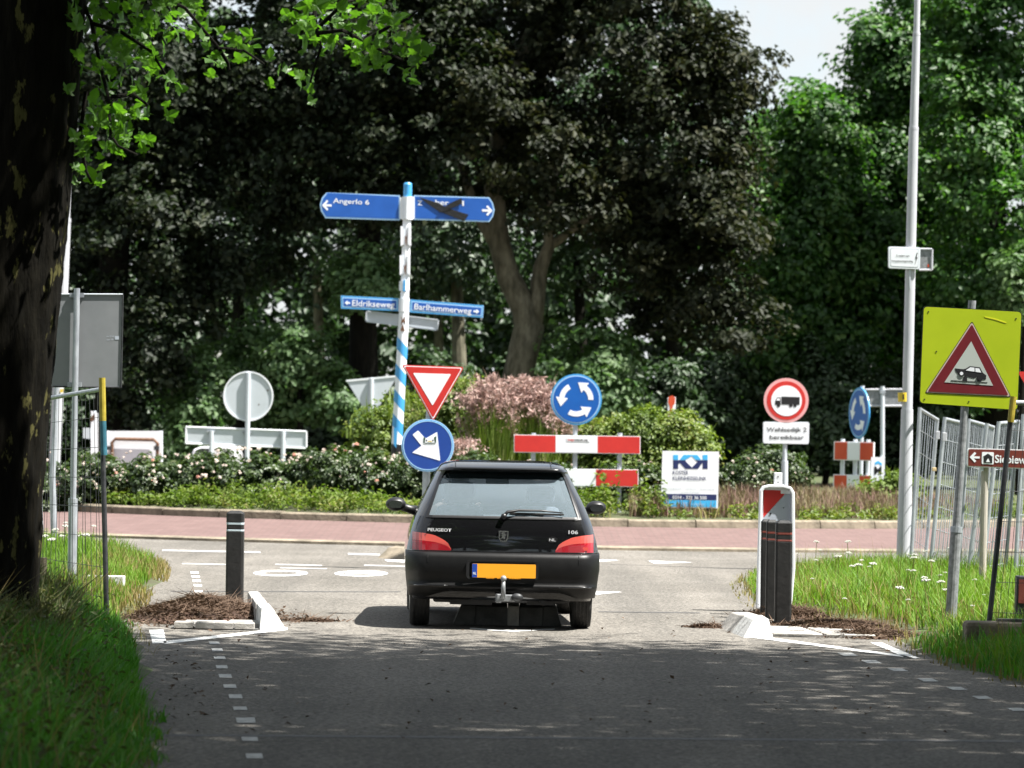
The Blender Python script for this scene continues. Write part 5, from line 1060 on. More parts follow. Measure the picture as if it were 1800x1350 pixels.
for (xc, yb, yt, Y, lab) in ((1377, 1084, 915, 31.9, 'nearest, rightmost black bollard of three before the red and white shield'), (1356, 1076, 914, 32.6, 'black bollard in the middle of three before the red and white shield'), (1347, 1070, 913, 33.2, 'leftmost black bollard half hidden by two others before the red and white shield')):
    g_ = Frame('bollard', lab, 'bollard', xc, yb, Y, 0.0, 'black roadside bollards'); bollard_parts(g_, xc, yb, yt, 14.6 if xc > 1370 else 9.6, M['redband'])
# red and white shield
f = Frame('marker_shield', 'white hollow marker shield with a red and white diagonal panel behind three black bollards', 'marker', 1366, 1070, 33.8, 0.0)
outer = [(1336, 862), (1341, 855), (1352, 852), (1378, 852.5), (1391, 856), (1397, 866), (1398, 1000), (1391, 1075), (1330, 1070), (1333, 960)]
o_ = [f.q(*p) for p in outer]; i_ = [f.q(*p) for p in [(1341, 864), (1344.5, 859), (1353, 857), (1377.5, 857.5), (1388, 860.5), (1391.5, 868), (1392.5, 1000), (1387, 1070), (1335.5, 1065), (1338, 960)]]
n = len(o_); mb = MB(); mb.add([(x, 0, z) for x, z in o_] + [(x, 0, z) for x, z in i_] + [(x, .12, z) for x, z in o_] + [(x, .12, z) for x, z in i_], [((i + 1) % n, i, n + i, n + (i + 1) % n) for i in range(n)] + [(2 * n + i, 2 * n + (i + 1) % n, 3 * n + (i + 1) % n, 3 * n + i) for i in range(n)] + [(i, (i + 1) % n, 2 * n + (i + 1) % n, 2 * n + i) for i in range(n)] + [(n + (i + 1) % n, n + i, 3 * n + i, 3 * n + (i + 1) % n) for i in range(n)])
mb.obj('frame', M['white'], f.o, fix=True, bevel=.006)
MB().prism(i_, .05, .03).obj('back_panel', M['white'], f.o)
f.poly('red_panel', [(1342.5, 861.5), (1385.5, 862.5), (1342.5, 910)], M['red'], 0.044, .006); f.poly('pale_panel', [(1385.8, 863), (1390.5, 864), (1390.5, 917), (1342.5, 914.5), (1342.5, 910.8)], M['greyprint'], 0.044, .006); f.poly('red_panel', [(1338.5, 960), (1342, 960), (1341, 1010), (1337.5, 1010)], M['red'], 0.044, .006)
f.poly('label_patch', [(1373, 862), (1390, 862.5), (1390, 868.5), (1373, 868)], M['white'], .040, .004); f.poly('stub', [(1361.5, 831), (1375.5, 831), (1375, 856), (1361, 856)], M['white'], .02, .07, bevel=.005); f.disc('screw', 1368, 838, 1.1, M['black'], .017, .004, n=8); f.disc('screw', 1368, 848, 1.1, M['black'], .017, .004, n=8)
f.disc('screw', 1355, 903, 1.8, M['black'], .040, .004, n=8); f.disc('screw', 1378, 893, 1.0, M['black'], .040, .004, n=8)

# wooden stub by the trunk
f = Frame('wooden_post', 'short weathered wooden post in the grass beside the dark leaning trunk', 'post', 74, 1030, 28.5, 0.3)
f.post('post', [(73, 1040), (74, 980)], 9, M['wood'], 0.0, n=9)

# white board with pipe frame behind the roses
f = Frame('barrier', 'white board with a dark bent pipe frame behind the rose bushes at left', 'barrier', 236, 840, 74, 0.25)
f.poly('panel', [(187, 757.5), (284, 757.5), (284, 850), (187, 850)], M['white'], 0.05, 0.04); MB().tube([f.p(198, 845, -.02), f.p(197, 778, -.02), f.p(203, 771.5, -.02), f.p(270, 773, -.02), f.p(277, 779, -.02), f.p(276, 845, -.02)], 3.0 * f.k, 8).obj('pipe_frame', M['rust'], f.o)
for x in (192, 275): f.poly('pipe_joint', [(x - 4, 784), (x + 5, 784), (x + 5, 791), (x - 4, 791)], M['darksteel'], -0.07, .08)
f.post('post', [(188, 850), (188, 757)], 2.5, M['alu'], .1); f.post('post', [(283, 850), (283, 757)], 2.5, M['alu'], .1)
f = Frame('barrier', 'narrow white striped board behind the left mesh fence', 'barrier', 163, 840, 72, 0.25)
f.poly('panel', [(160, 722), (172, 726), (173, 845), (159, 845)], M['white'], 0, .04); f.poly('arm', [(146, 752), (160, 752), (160, 772), (146, 770)], M['alu'], -.01, .03); f.poly('rust_mark', [(158, 735), (166, 727), (167, 738), (160, 741)], M['rust'], -.004, .005); f.post('post', [(166, 850), (166, 722)], 2.5, M['alu'], .07)
f = Frame('parked_trailer', 'rounded white trailer roof just showing over the roses under the long grey board', 'trailer', 360, 840, 76, 0.0)
pr = [(336, 800), (340, 790), (352, 785), (400, 784), (412, 787), (416, 800), (416, 830), (336, 830)]; f.poly('box_body', pr, M['whitecar'], 0.0, 1.8, bevel=.03); f.poly('wheel_arch', [(340, 800), (345, 791), (354, 788), (372, 789), (376, 800)], M['darksteel'], -.01, .02); f.post('wheel', [(352, 838), (352, 840)], 14, M['rubber'], .1)

# ------------------------------------------------------------------ mesh fences
def fence_panel(name, label, tl, tr_, br, bl, Yl, Yr, nv, nh, rt=0.021, rw=0.0028, lm=None, rm=None, wm=None, tops=None, group='temporary mesh fence panels', sag=0.0, posts_px=None):
    A, Bq, Cq, D = P(*tl, Yl), P(*tr_, Yr), P(*br, Yr), P(*bl, Yl); base = D.copy(); t = thing(name, label, 'fence', base, 0, group)
    A, Bq, Cq, D = A - base, Bq - base, Cq - base, D - base
    MB().tube([D, A], rt, 10).obj('upright', lm or M['galv'], t); MB().tube([Cq, Bq], rt, 10).obj('upright', rm or M['galv'], t)
    d = (Bq - A); e = (Cq - D)
    MB().tube([A + d * 0.01 - Vector((0, 0, .02)), A + d * .99 - Vector((0, 0, .02))], rt * .9, 10).obj('top_rail', M['galv'], t); MB().tube([D + e * .01 + Vector((0, 0, .08)), D + e * .99 + Vector((0, 0, .08))], rt * .9, 10).obj('bottom_rail', M['galv'], t)
    wv = MB()
    for i in range(1, nv): k = i / nv; a, b = D + e * k, A + d * k; mid = (a + b) / 2 + Vector((0.01 * math.sin(i * 2.1), 0.02 * math.sin(i), 0)); wv.tube([a, mid, b], rw, 4, cap=False)
    for j in range(1, nh): k = j / nh; a, b = D + (A - D) * k, Cq + (Bq - Cq) * k; wv.tube([a, (a + b) / 2 + Vector((0, 0, -sag * .3)), b], rw, 4, cap=False)
    wv.obj('wire_mesh', wm or M['darksteel'], t)
    return t, (A, Bq, Cq, D)
t, (A, Bq, Cq, D) = fence_panel('mesh_fence', 'slanting mesh fence panel with a yellow tipped post in front of the grey sign back', (78, 697), (178, 680), (188, 1104), (62, 1075), 30.6, 29.2, 15, 8, lm=M['galv'], rm=M['darksteel'], rw=0.0022)
pt = P(179.5, 664, 29.15) - t.location; pm_ = P(181, 740, 29.15) - t.location; pl = P(183, 800, 29.15) - t.location
MB().tube([pm_, pt], .026, 12).obj('yellow_tip', M['olive'], t); MB().tube([pl, pm_], .0258, 12).obj('teal_section', M['teal'], t)
f = Frame('fence_post', 'bent galvanised fence post under the grey sign back, left of the sign pole', 'fence post', 97, 940, 45, 0.05)
f.post('post', [(95, 945), (92, 838), (96, 770), (99, 690), (100, 680)], [6, 5.6, 4.4, 4.4, 4.4], M['galv'], 0, n=12)
f = Frame('fence_post', 'short leaning galvanised fence post close to the dark trunk', 'fence post', 72, 930, 43, 0.05)
f.post('post', [(72, 932), (68, 838), (75, 765)], [4.6, 4.0, 3.2], M['galv'], 0, n=12); f.post('brace', [(75, 770), (76, 750)], 2.6, M['galv'], 0.02)
# right
fence_panel('mesh_fence', 'nearest right fence panel with a dark yellow tipped post standing on a concrete foot', (1780, 703), (2300, 715), (2300, 1150), (1735, 1130), 28.2, 28.4, 38, 8, lm=M['darksteel'], rw=0.0022)
tp = bpy.data.objects['mesh_fence.001']; a, b = P(1781.5, 697, 28.17) - tp.location, P(1776.5, 742, 28.17) - tp.location
MB().tube([b, a], .026, 12).obj('yellow_tip', M['olive'], tp)
f = Frame('concrete_block', 'grey mossy concrete block in the grass under the nearest right fence post', 'block', 1760, 1180, 27.8, 0.02)
MB().box((.12, .15, .12), (.78, .26, .24)).obj('block_body', M['kerbstone'], f.o, bevel=.03); MB().box((.13, .15, .252), (.3, .07, .02)).obj('recess', M['darkconcrete'], f.o)
PAN = [((1617, 716), (1648, 735), (1625, 1003), (1601, 985), 43.4, 44.6, 4, 7, 'leftmost silver fence panel beside the tall white lamp post'),
       ((1661, 733), (1694, 741), (1668, 1020), (1634, 1008), 41.5, 42.6, 7, 7, 'silver fence panel with a cream clip left of the yellow green sign post'),
       ((1703, 736), (1732, 744), (1702, 1030), (1684, 1026), 40.2, 41.2, 6, 7, 'pale silver fence panel directly right of the yellow green sign post'),
       ((1735, 744), (1746, 748), (1716, 1036), (1699, 1030), 39.6, 40.6, 4, 7, 'narrow edge-on silver fence panel behind the brown sign'),
       ((1756, 741), (1790, 738), (1764, 1032), (1722, 1040), 39.4, 40.2, 7, 7, 'silver fence panel leaning behind the dark yellow tipped post'),
       ((1799, 728), (1850, 730), (1840, 1040), (1783, 1038), 39.5, 40.2, 7, 7, 'silver fence panel at the right edge behind the brown sign')]
for tl, tr_, br, bl, Yl, Yr, nv, nh, lab in PAN:
    fence_panel('mesh_fence', lab, tl, tr_, br, bl, Yl, Yr, nv * 2, nh, rt=0.022, rw=0.0046, wm=M['galv'])
t2 = bpy.data.objects['mesh_fence.002']
for (x, y, Y) in ((1648, 765, 44.4), (1660, 768, 41.4), (1642, 825, 44.3)):
    c = P(x, y, Y) - t2.location; MB().box(c, (.05, .06, .10 if y < 800 else .045)).obj('clip', M['whitepost'] if y < 800 else mat('cream_clip', (.5, .38, .2), .6), t2, bevel=.006)

# ================================================================== TREES AND PLANTS
def tree(label, Y, base, paths, blobs, n, leaf, lm, bark, group=None, cat='tree', name='tree', z0=0.25, clump=0.62, per=60, size_flat=.6, shell=(0.5, 1.0)):
    fr = Frame(name, label, cat, base[0], base[1], Y, z0, group)
    if paths:
        mb = MB()
        for pts in paths: mb.tube([fr.p(p[0], p[1], p[3] if len(p) > 3 else 0) for p in pts], [p[2] * fr.k for p in pts], 12)
        mb.obj('trunk', bark, fr.o, smooth=True)
    bl = [((*fr.p(b[0], b[1])[0:1], b[4] if len(b) > 4 else 0.0, fr.p(b[0], b[1])[2]), (b[2] * fr.k, (b[5] if len(b) > 5 else min(b[2], b[3]) * fr.k), b[3] * fr.k)) for b in blobs]
    sat = []
    for c, r in bl:
        for _ in range(5):
            d = unit(RNG.normal(size=(1, 3)))[0]; k = RNG.uniform(.28, .45); sat.append(((c[0] + d[0] * r[0] * .92, c[1] + d[1] * r[1] * .8 - .2, c[2] + d[2] * r[2] * .92), (r[0] * k, r[1] * k, r[2] * k)))
    crown('crown', fr.o, bl + sat, n, leaf, lm, clump=clump, per=per, flat=size_flat, shell=shell)
    return fr
TG = 'big trees behind the roundabout'
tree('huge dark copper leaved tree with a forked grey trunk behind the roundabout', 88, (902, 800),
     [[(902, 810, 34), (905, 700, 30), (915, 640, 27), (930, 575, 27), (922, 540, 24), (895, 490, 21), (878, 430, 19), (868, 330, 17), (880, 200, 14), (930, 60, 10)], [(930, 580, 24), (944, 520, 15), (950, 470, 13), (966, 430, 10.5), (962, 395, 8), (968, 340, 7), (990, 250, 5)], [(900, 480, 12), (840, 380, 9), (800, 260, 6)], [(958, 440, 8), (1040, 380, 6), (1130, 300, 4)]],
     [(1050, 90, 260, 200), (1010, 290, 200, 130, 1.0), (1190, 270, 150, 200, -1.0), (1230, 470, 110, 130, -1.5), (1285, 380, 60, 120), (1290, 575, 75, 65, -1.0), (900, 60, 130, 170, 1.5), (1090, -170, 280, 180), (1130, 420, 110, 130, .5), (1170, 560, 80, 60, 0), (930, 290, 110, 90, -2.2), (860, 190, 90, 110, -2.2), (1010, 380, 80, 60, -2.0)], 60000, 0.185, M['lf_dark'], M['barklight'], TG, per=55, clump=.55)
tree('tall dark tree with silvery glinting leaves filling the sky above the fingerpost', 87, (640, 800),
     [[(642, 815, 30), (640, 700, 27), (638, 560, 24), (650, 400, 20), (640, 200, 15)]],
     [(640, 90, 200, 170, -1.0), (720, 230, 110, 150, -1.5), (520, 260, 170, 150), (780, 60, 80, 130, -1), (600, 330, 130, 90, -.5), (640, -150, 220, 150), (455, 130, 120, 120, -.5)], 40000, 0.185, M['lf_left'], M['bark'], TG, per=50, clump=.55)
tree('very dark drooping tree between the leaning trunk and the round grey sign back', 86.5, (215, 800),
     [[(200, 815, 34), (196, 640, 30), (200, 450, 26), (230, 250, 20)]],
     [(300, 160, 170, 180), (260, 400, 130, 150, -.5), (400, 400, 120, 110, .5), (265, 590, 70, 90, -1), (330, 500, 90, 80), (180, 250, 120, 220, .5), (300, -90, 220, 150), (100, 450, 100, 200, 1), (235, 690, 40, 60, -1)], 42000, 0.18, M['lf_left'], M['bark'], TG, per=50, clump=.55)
GG = 'green trees at the right edge of the wood'
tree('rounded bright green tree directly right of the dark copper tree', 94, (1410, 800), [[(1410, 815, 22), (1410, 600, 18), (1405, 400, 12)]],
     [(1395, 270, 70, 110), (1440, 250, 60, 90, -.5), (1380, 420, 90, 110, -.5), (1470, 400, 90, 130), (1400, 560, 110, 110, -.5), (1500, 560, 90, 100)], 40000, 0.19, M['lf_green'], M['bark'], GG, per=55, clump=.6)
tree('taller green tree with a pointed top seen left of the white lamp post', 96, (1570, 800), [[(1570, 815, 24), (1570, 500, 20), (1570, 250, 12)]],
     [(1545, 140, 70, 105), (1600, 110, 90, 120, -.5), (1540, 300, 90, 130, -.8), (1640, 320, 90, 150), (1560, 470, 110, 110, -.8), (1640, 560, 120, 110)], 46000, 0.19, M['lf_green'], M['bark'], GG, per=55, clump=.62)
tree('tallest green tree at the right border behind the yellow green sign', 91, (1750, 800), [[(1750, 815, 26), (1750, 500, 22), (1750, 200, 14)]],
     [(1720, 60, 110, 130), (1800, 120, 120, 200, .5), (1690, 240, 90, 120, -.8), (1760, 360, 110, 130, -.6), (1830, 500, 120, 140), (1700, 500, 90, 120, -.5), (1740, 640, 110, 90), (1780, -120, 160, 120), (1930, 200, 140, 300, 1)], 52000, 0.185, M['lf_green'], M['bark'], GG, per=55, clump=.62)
for k, (x, r, Y) in enumerate(((805, 13, 98), (560, 10, 101), (770, 9, 104), (1020, 11, 103), (420, 12, 102), (1180, 12, 104))):
    fr = Frame('tree', ['brownish slim trunk right of the fingerpost below dark foliage', 'thin pale trunk in the gap between the fingerpost and round sign back', 'thin dark trunk close behind the fingerpost foot', 'dark trunk behind the roundabout disc', 'dark trunk above the long grey barrier board', 'dark trunk above the white company board'][k], 'tree', x, 800, Y, 0.25, 'woodland trunks')
    fr.post('trunk', [(x, 815), (x + 3, 650), (x - 4, 450)], [r * 1.15, r, r * .7], M['barklight'] if k in (0, 1, 2) else M['bark'], 0, n=10)
    crown('crown', fr.o, [((fr.p(x, 400).x, 0.5, fr.p(x, 400).z), (2.0, 2.0, 2.2)), ((fr.p(x + 40, 250).x, 1, fr.p(x, 240).z), (2.4, 2, 2.4))], 9000, 0.2, M['lf_wood'], clump=.7, per=45)
# undergrowth shrubs at the edge of the wood
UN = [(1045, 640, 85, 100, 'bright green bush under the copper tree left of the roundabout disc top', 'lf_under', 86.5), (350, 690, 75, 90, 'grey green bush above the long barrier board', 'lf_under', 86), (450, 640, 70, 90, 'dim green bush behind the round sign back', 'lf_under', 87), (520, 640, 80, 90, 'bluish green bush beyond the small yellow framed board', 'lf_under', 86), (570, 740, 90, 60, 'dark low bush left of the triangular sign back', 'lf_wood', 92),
      (645, 480, 75, 60, 'green foliage with painted sunlight between the blue destination and street name boards', 'lf_under', 86), (770, 700, 90, 80, 'dark bush behind the give way triangle', 'lf_wood', 93), (1150, 700, 110, 80, 'dark bush behind the yellow green hedge and white board', 'lf_wood', 92), (1290, 700, 95, 90, 'dark bush left of the no lorries sign', 'lf_wood', 93), (1450, 690, 95, 100, 'dark green bush right of the no lorries sign', 'lf_wood', 92), (1560, 720, 80, 90, 'dark bush behind the blank name plate', 'lf_wood', 93),
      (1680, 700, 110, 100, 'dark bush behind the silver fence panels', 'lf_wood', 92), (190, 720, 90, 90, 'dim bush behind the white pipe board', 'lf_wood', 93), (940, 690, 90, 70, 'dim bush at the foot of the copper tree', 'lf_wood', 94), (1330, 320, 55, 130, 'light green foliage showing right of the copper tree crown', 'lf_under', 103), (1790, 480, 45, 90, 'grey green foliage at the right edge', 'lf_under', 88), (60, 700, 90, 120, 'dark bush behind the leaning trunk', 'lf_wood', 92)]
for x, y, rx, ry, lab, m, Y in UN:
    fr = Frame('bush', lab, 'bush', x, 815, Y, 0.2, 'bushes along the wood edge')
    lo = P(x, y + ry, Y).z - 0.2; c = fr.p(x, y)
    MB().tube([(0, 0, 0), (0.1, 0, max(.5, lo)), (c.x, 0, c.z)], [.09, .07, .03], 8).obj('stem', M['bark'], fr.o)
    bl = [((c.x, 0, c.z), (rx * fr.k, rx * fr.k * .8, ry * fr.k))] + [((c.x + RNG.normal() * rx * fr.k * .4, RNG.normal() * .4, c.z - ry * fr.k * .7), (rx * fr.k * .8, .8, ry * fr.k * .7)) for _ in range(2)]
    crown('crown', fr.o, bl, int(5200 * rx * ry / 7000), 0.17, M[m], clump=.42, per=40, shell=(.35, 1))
# the far wood as one mass
bl = []
for x in range(-900, 2800, 110):
    top = -260 if x < 1290 else (215 if x < 1500 else 120)
    for y in range(790, top, -85): v = P(x + RNG.normal() * 30, y, 124 + RNG.normal() * 2); bl.append(((v.x, v.y, v.z), (1.9, 2.6, 1.6)))
    for y in (800, 700, 610, 520): v = P(x + RNG.normal() * 30, y, 113 + RNG.normal()); bl.append(((v.x, v.y, v.z), (2.0, 1.6, 1.5)))
p, q = clump_points(bl, 210000, clump=.75, per=30, shell=(.1, 1.0)); wood = link('woodland', leaf_mesh('woodland', p, q, .39 * RNG.uniform(.7, 1.3, len(p)), M['lf_wood'])); tag(wood, 'distant dark woodland behind all the trees', None, kind='stuff')

# plane avenue trees: the leaning one on the left, its neighbours that shade the road, and unseen ones added to dim car reflections
pt_ = Frame('plane_tree', 'thick dark leaning trunk with flaking bark and lobed leaves at the left edge', 'tree', -58, 1050, 24.0, 0.2, 'plane trees along the road')
path = [(-75, 1130, 150), (-66, 1040, 128), (-48, 960, 116), (-38, 860, 108), (-26, 720, 108), (-10, 560, 109), (10, 380, 110), (28, 200, 111), (40, 40, 110), (54, -140, 108), (62, -420, 100), (70, -800, 84)]
n = 120; NR = 150; vs = []; ys_ = [p[1] for p in path]; tt = np.linspace(0, 1, NR) ** 1.25; th = np.linspace(0, 2 * math.pi, n, endpoint=False)
for i in range(NR):
    y = 1130 - tt[i] * (1130 + 800); x = float(np.interp(-y, [-v for v in ys_], [p[0] for p in path])); r = float(np.interp(-y, [-v for v in ys_], [p[2] for p in path])); c = pt_.p(x, y)
    zz = c.z; ridge = .016 * np.abs(np.sin(th * 11 + 2.2 * np.sin(zz * 1.9 + th * 2) + 1.3 * np.sin(zz * 4.3 - th))) + .010 * np.sin(th * 23 + 3 * np.sin(zz * 3.1)) + .008 * np.sin(zz * 17 + th * 9)
    rr_ = r * pt_.k * (1 + .035 * np.sin(3 * th + zz * 1.1) + ridge - .01 + RNG.normal(size=n) * .004); vs.append(np.stack([c.x + rr_ * np.cos(th), rr_ * np.sin(th), np.full(n, zz)], 1))
V_ = np.concatenate(vs); I_, K_ = np.meshgrid(range(NR - 1), range(n), indexing='ij'); a_ = (I_ * n + K_).ravel(); b_ = (I_ * n + (K_ + 1) % n).ravel()
tme = np_mesh('trunk', V_, np.concatenate([np.stack([a_, b_, b_ + n], 1), np.stack([a_, b_ + n, a_ + n], 1)]), M['planebark']); tme.shade_smooth(); link('trunk', tme, pt_.o)
def plane_crown_mesh(n, seed, clump=.6, size=.24):
    bl = []
    r = np.random.default_rng(seed)
    for k in range(16):
        a = k * 2.4; d = 3.9 * math.sqrt((k + .5) / 16); bl.append(((d * math.cos(a), d * math.sin(a), 9.2 + r.uniform(-1.2, 2.6)), (1.7, 1.7, 1.3)))
    p, q = clump_points(bl, n, clump=clump, per=60, shell=(.05 if clump > 1 else .2, 1))
    if clump > 1: kp = r.random(len(p)) < np.clip(1.0 - .30 * (p[:, 1] - 1.2), .22, 1); p, q = p[kp], q[kp]
    return leaf_mesh('crown', p, q, size * RNG.uniform(.7, 1.3, len(p)), M['lf_shade'])
PC = [plane_crown_mesh(44000, 1, 1.25, .145), plane_crown_mesh(44000, 2, 1.25, .145), plane_crown_mesh(34000, 3)]
def carved(me, root, loc, sc):
    """Copy of a crown with a gap through which the sun reaches the low branches beside the leaning trunk."""
    co = np.empty(len(me.vertices) * 3, np.float32); me.vertices.foreach_get('co', co); q = co.reshape(-1, 4, 3); wp = q.mean(1) * np.array(sc) + np.array(loc) + np.array(root)
    dz = wp[:, 2] - 4.4; x_ = wp[:, 0] - dz * sun_dir.x / sun_dir.z; y_ = wp[:, 1] - dz * sun_dir.y / sun_dir.z
    k = ~((x_ > -2.45 + .15 * np.sin(wp[:, 2] * 3)) & (x_ < -.6 + .3 * np.sin(wp[:, 2] * 2)) & (np.abs(y_ - 24) < .75)); q = q[k]; n = len(q)
    o = (np.arange(n) * 4)[:, None]; return np_mesh('crown', q.reshape(-1, 3), np.concatenate([o + [0, 1, 2], o + [0, 2, 3]], 1).reshape(-1, 3), M['lf_shade'])
L0, S0 = (4.9, -1.9, -.1), (1.35, 1.3, 1); o = link('crown', carved(PC[0], pt_.b, L0, S0), pt_.o, L0); o.scale = S0
lt = MB().tube([(0, 0, -.1), (0, 0, 1), (.1, 0, 4), (.0, .2, 7), (.3, .2, 10)], [.55, .42, .38, .32, .15], 18).mesh('trunk', M['planebark'], True)
AV = [(8.0, 22.0, 'plane tree beyond the right picture edge shading the road'), (14.0, 23.2, 'plane tree outside the picture behind the right avenue row'), (-3.6, 12.4, 'plane tree left of the camera on the bank'), (8.2, 12.7, 'plane tree right of the camera at the road edge'), (3.4 - 7.2, -3.5, 'plane tree behind the camera on the left verge'), (9.4, -5.0, 'plane tree behind the camera on the right verge'), (15.0, 12.0, 'plane tree far right of the camera behind the avenue row')] + [(-4.5, -18, 'added plane tree well behind the camera on the left, dimming car reflections'), (10.5, -19, 'added plane tree well behind the camera on the right, dimming car reflections'), (-3.0, -34, 'added plane tree far down the avenue on the left, dimming car reflections'), (12.0, -35, 'added plane tree far down the avenue on the right, dimming car reflections'), (4.5, -52, 'added plane tree farthest behind the camera, dimming car reflections')]
for k, (x, y, lab) in enumerate(AV):
    t = thing('plane_tree', lab, 'tree', (x, y, 0.1), 0, 'plane trees along the road'); link('trunk', lt, t); link('crown', carved(PC[k % 2], (x, y, .1), (0, 0, 0), (1.35, 1.3, 1)) if k < 2 else PC[2], t, (0, 0, 0)).scale = (1.35, 1.3, 1)
    if k >= 7: link('crown', PC[2], t, (0, 0, -6.4)).scale = (1.5, 1.2, .9)  # low foliage added behind the camera to darken what the car paint reflects
    if k == 2: l2 = (-2.6, 1.2, 2.4) if k == 0 else (5.5, 1.5, 1.0); c2 = link('crown', carved(PC[0], (x, y, .1), l2, (1.2, 1.1, .8)), t, l2); c2.scale = (1.2, 1.1, .8)
# branches and single leaves of the leaning plane tree
def lobed_leaf():
    ang = [(-90, .12), (-60, .34), (-35, .42), (-20, .34), (-5, .62), (12, .78), (22, .60), (38, .46), (52, .66), (70, .82), (90, 1.05), (110, .82), (128, .66), (142, .46), (158, .60), (168, .78), (185, .62), (200, .34), (215, .42), (240, .34)]
    vs = [(0, 0, 0.02)] + [(r * .55 * math.cos(R(a)), r * .55 * math.sin(R(a)), -.18 * r * r * (0.6 + .4 * math.cos(R(4 * a)))) for a, r in ang]; n = len(ang)
    m = MB().add(vs, [(0, 1 + k, 1 + (k + 1) % n) for k in range(n)]); m.add([(-.008, -.05, 0), (.008, -.05, 0), (.004, -.45, -.05)], [(0, 1, 2)]); return m.mesh('leaf', M['lf_plane'])
LM = lobed_leaf()
BR = [[(120, -60), (160, 40), (175, 110), (195, 175), (200, 240), (215, 262), (245, 275)], [(160, 40), (215, 60), (265, 90), (290, 130)], [(200, 175), (240, 170), (260, 185)], [(140, -60), (240, -20), (330, 20), (385, 85), (430, 90), (470, 120)], [(385, 85), (400, 110), (402, 122)],
      [(545, -80), (550, 0), (558, 60), (566, 85), (552, 120), (545, 145)], [(560, 60), (605, 60), (640, 72), (670, 88), (710, 112)], [(560, 50), (610, 10), (660, -10)], [(640, 72), (680, 50), (720, 40), (735, 25)], [(150, 160), (140, 240), (150, 300), (160, 320)]]
for pts in BR: MB().tube([pt_.p(x, y, -.1 + .15 * math.sin(x * .05)) for x, y in pts], [1.5 * pt_.k + 2.4 * pt_.k * (1 - i / len(pts)) for i in range(len(pts))], 6).obj('branch', M['bark'], pt_.o)
LZ = [(150, 30, 28, 40, 16), (215, 40, 45, 45, 26), (285, 30, 40, 40, 20), (175, 120, 35, 45, 20), (250, 100, 42, 40, 20), (175, 200, 40, 40, 22), (230, 180, 30, 35, 10), (215, 235, 40, 25, 18), (160, 265, 28, 35, 12), (150, 312, 18, 16, 7), (275, 140, 25, 18, 6), (345, 25, 30, 25, 8),
      (390, 88, 28, 22, 12), (425, 72, 14, 14, 4), (472, 150, 4, 4, 1), (487, 117, 8, 6, 2), (545, 30, 45, 35, 20), (610, 25, 50, 35, 20), (685, 35, 45, 35, 18), (600, 70, 60, 25, 14), (655, 95, 40, 25, 14), (720, 90, 30, 25, 14), (700, 125, 25, 12, 5), (530, 120, 16, 25, 6), (545, 155, 8, 15, 3)]
def leaf_pose(x, y, sx, sy, d):
    c = pt_.p(x + RNG.normal() * sx * .62, y + RNG.normal() * sy * .62, d); k = RNG.uniform(.085, .165); return c, k, (R(RNG.uniform(0, 125)), R(RNG.normal() * 42), R(RNG.normal() * 70 + 180))
nl_ = 0; lv = np.array([v.co for v in LM.vertices]); lf_ = [tuple(p.vertices) for p in LM.polygons]; ev_, ef_ = [], []
def extra_leaf(c, k, e):
    from mathutils import Euler
    m3 = np.array(Euler(e).to_matrix()) * k; o0 = len(ev_) * len(lv); ev_.append(lv @ m3.T + np.array(c)); ef_.extend([[i + o0 for i in f_] for f_ in lf_])
for x, y, sx, sy, k in LZ:
    for _ in range(k):
        c, q_, e = leaf_pose(x, y, sx, sy, RNG.normal() * .35)
        if nl_ < 290: o = link('leaf', LM, pt_.o, c); o.scale = (q_,) * 3; o.rotation_euler = e; nl_ += 1
        else: extra_leaf(c, q_, e)
for x, y, sx, sy, k in LZ:
    for _ in range(int(k * .55)): extra_leaf(*leaf_pose(x, y - 6, sx * .9, sy * .9, .55 + RNG.normal() * .25))
o = link('leaves', np_mesh('leaves', np.concatenate(ev_), np.array(ef_), M['lf_plane']), pt_.o); o['kind'] = 'stuff'

# ------------------------------------------------------------------ roundabout planting
def iz(x, y): return float(island_z(np.array(x), np.array(y)))
def rose_meshes(k):
    bl = [((RNG.normal() * .25, RNG.normal() * .2, .38 + RNG.normal() * .06), (.50, .45, .40)), ((-.35, 0, .36), (.35, .35, .36)), ((.35, 0, .36), (.35, .35, .36))]
    p, q = clump_points(bl, 4200, clump=.13, per=24, shell=(.55, 1.08)); return leaf_mesh('foliage', p, q, .075 * RNG.uniform(.6, 1.4, len(p)), M['lf_rose'])
RM = [rose_meshes(k) for k in range(3)]
def petal_mesh(m, name='flower'):
    p = unit(RNG.normal(size=(16, 3))) * .5; p[:, 2] = abs(p[:, 2]); return leaf_mesh(name, p * .7, p + [0, 0, .4], np.full(16, .75), m, aspect=.95, fold=.1)
FM = [petal_mesh(M['petal']), petal_mesh(M['petal']), petal_mesh(M['petalpink'])]
def rose_bush(x, y, lab, sc=1.0, nf=34, k=0):
    t = thing('rose_bush', lab, 'rose bush', (x, y, iz(x, y) - .03), RNG.uniform(-.5, .5), 'rose bushes on the roundabout'); t.scale = (sc, sc, sc); link('foliage', RM[k % 3], t)
    for i in range(nf):
        a = RNG.uniform(0, 2 * math.pi); e = RNG.uniform(-.1, 1.3); o = link('flower', FM[int(RNG.choice([0, 1, 2], p=[.5, .4, .1]))], t, (.72 * math.cos(a) * math.cos(e) , -abs(.5 * math.sin(a) * math.cos(e)) if RNG.random() < .7 else .4 * math.sin(a), .40 + .42 * math.sin(e))); s_ = RNG.uniform(.030, .064); o.scale = (s_, s_, s_ * .8)
        o.rotation_euler = (R(RNG.normal() * 25 + 20), R(RNG.normal() * 25), 0)
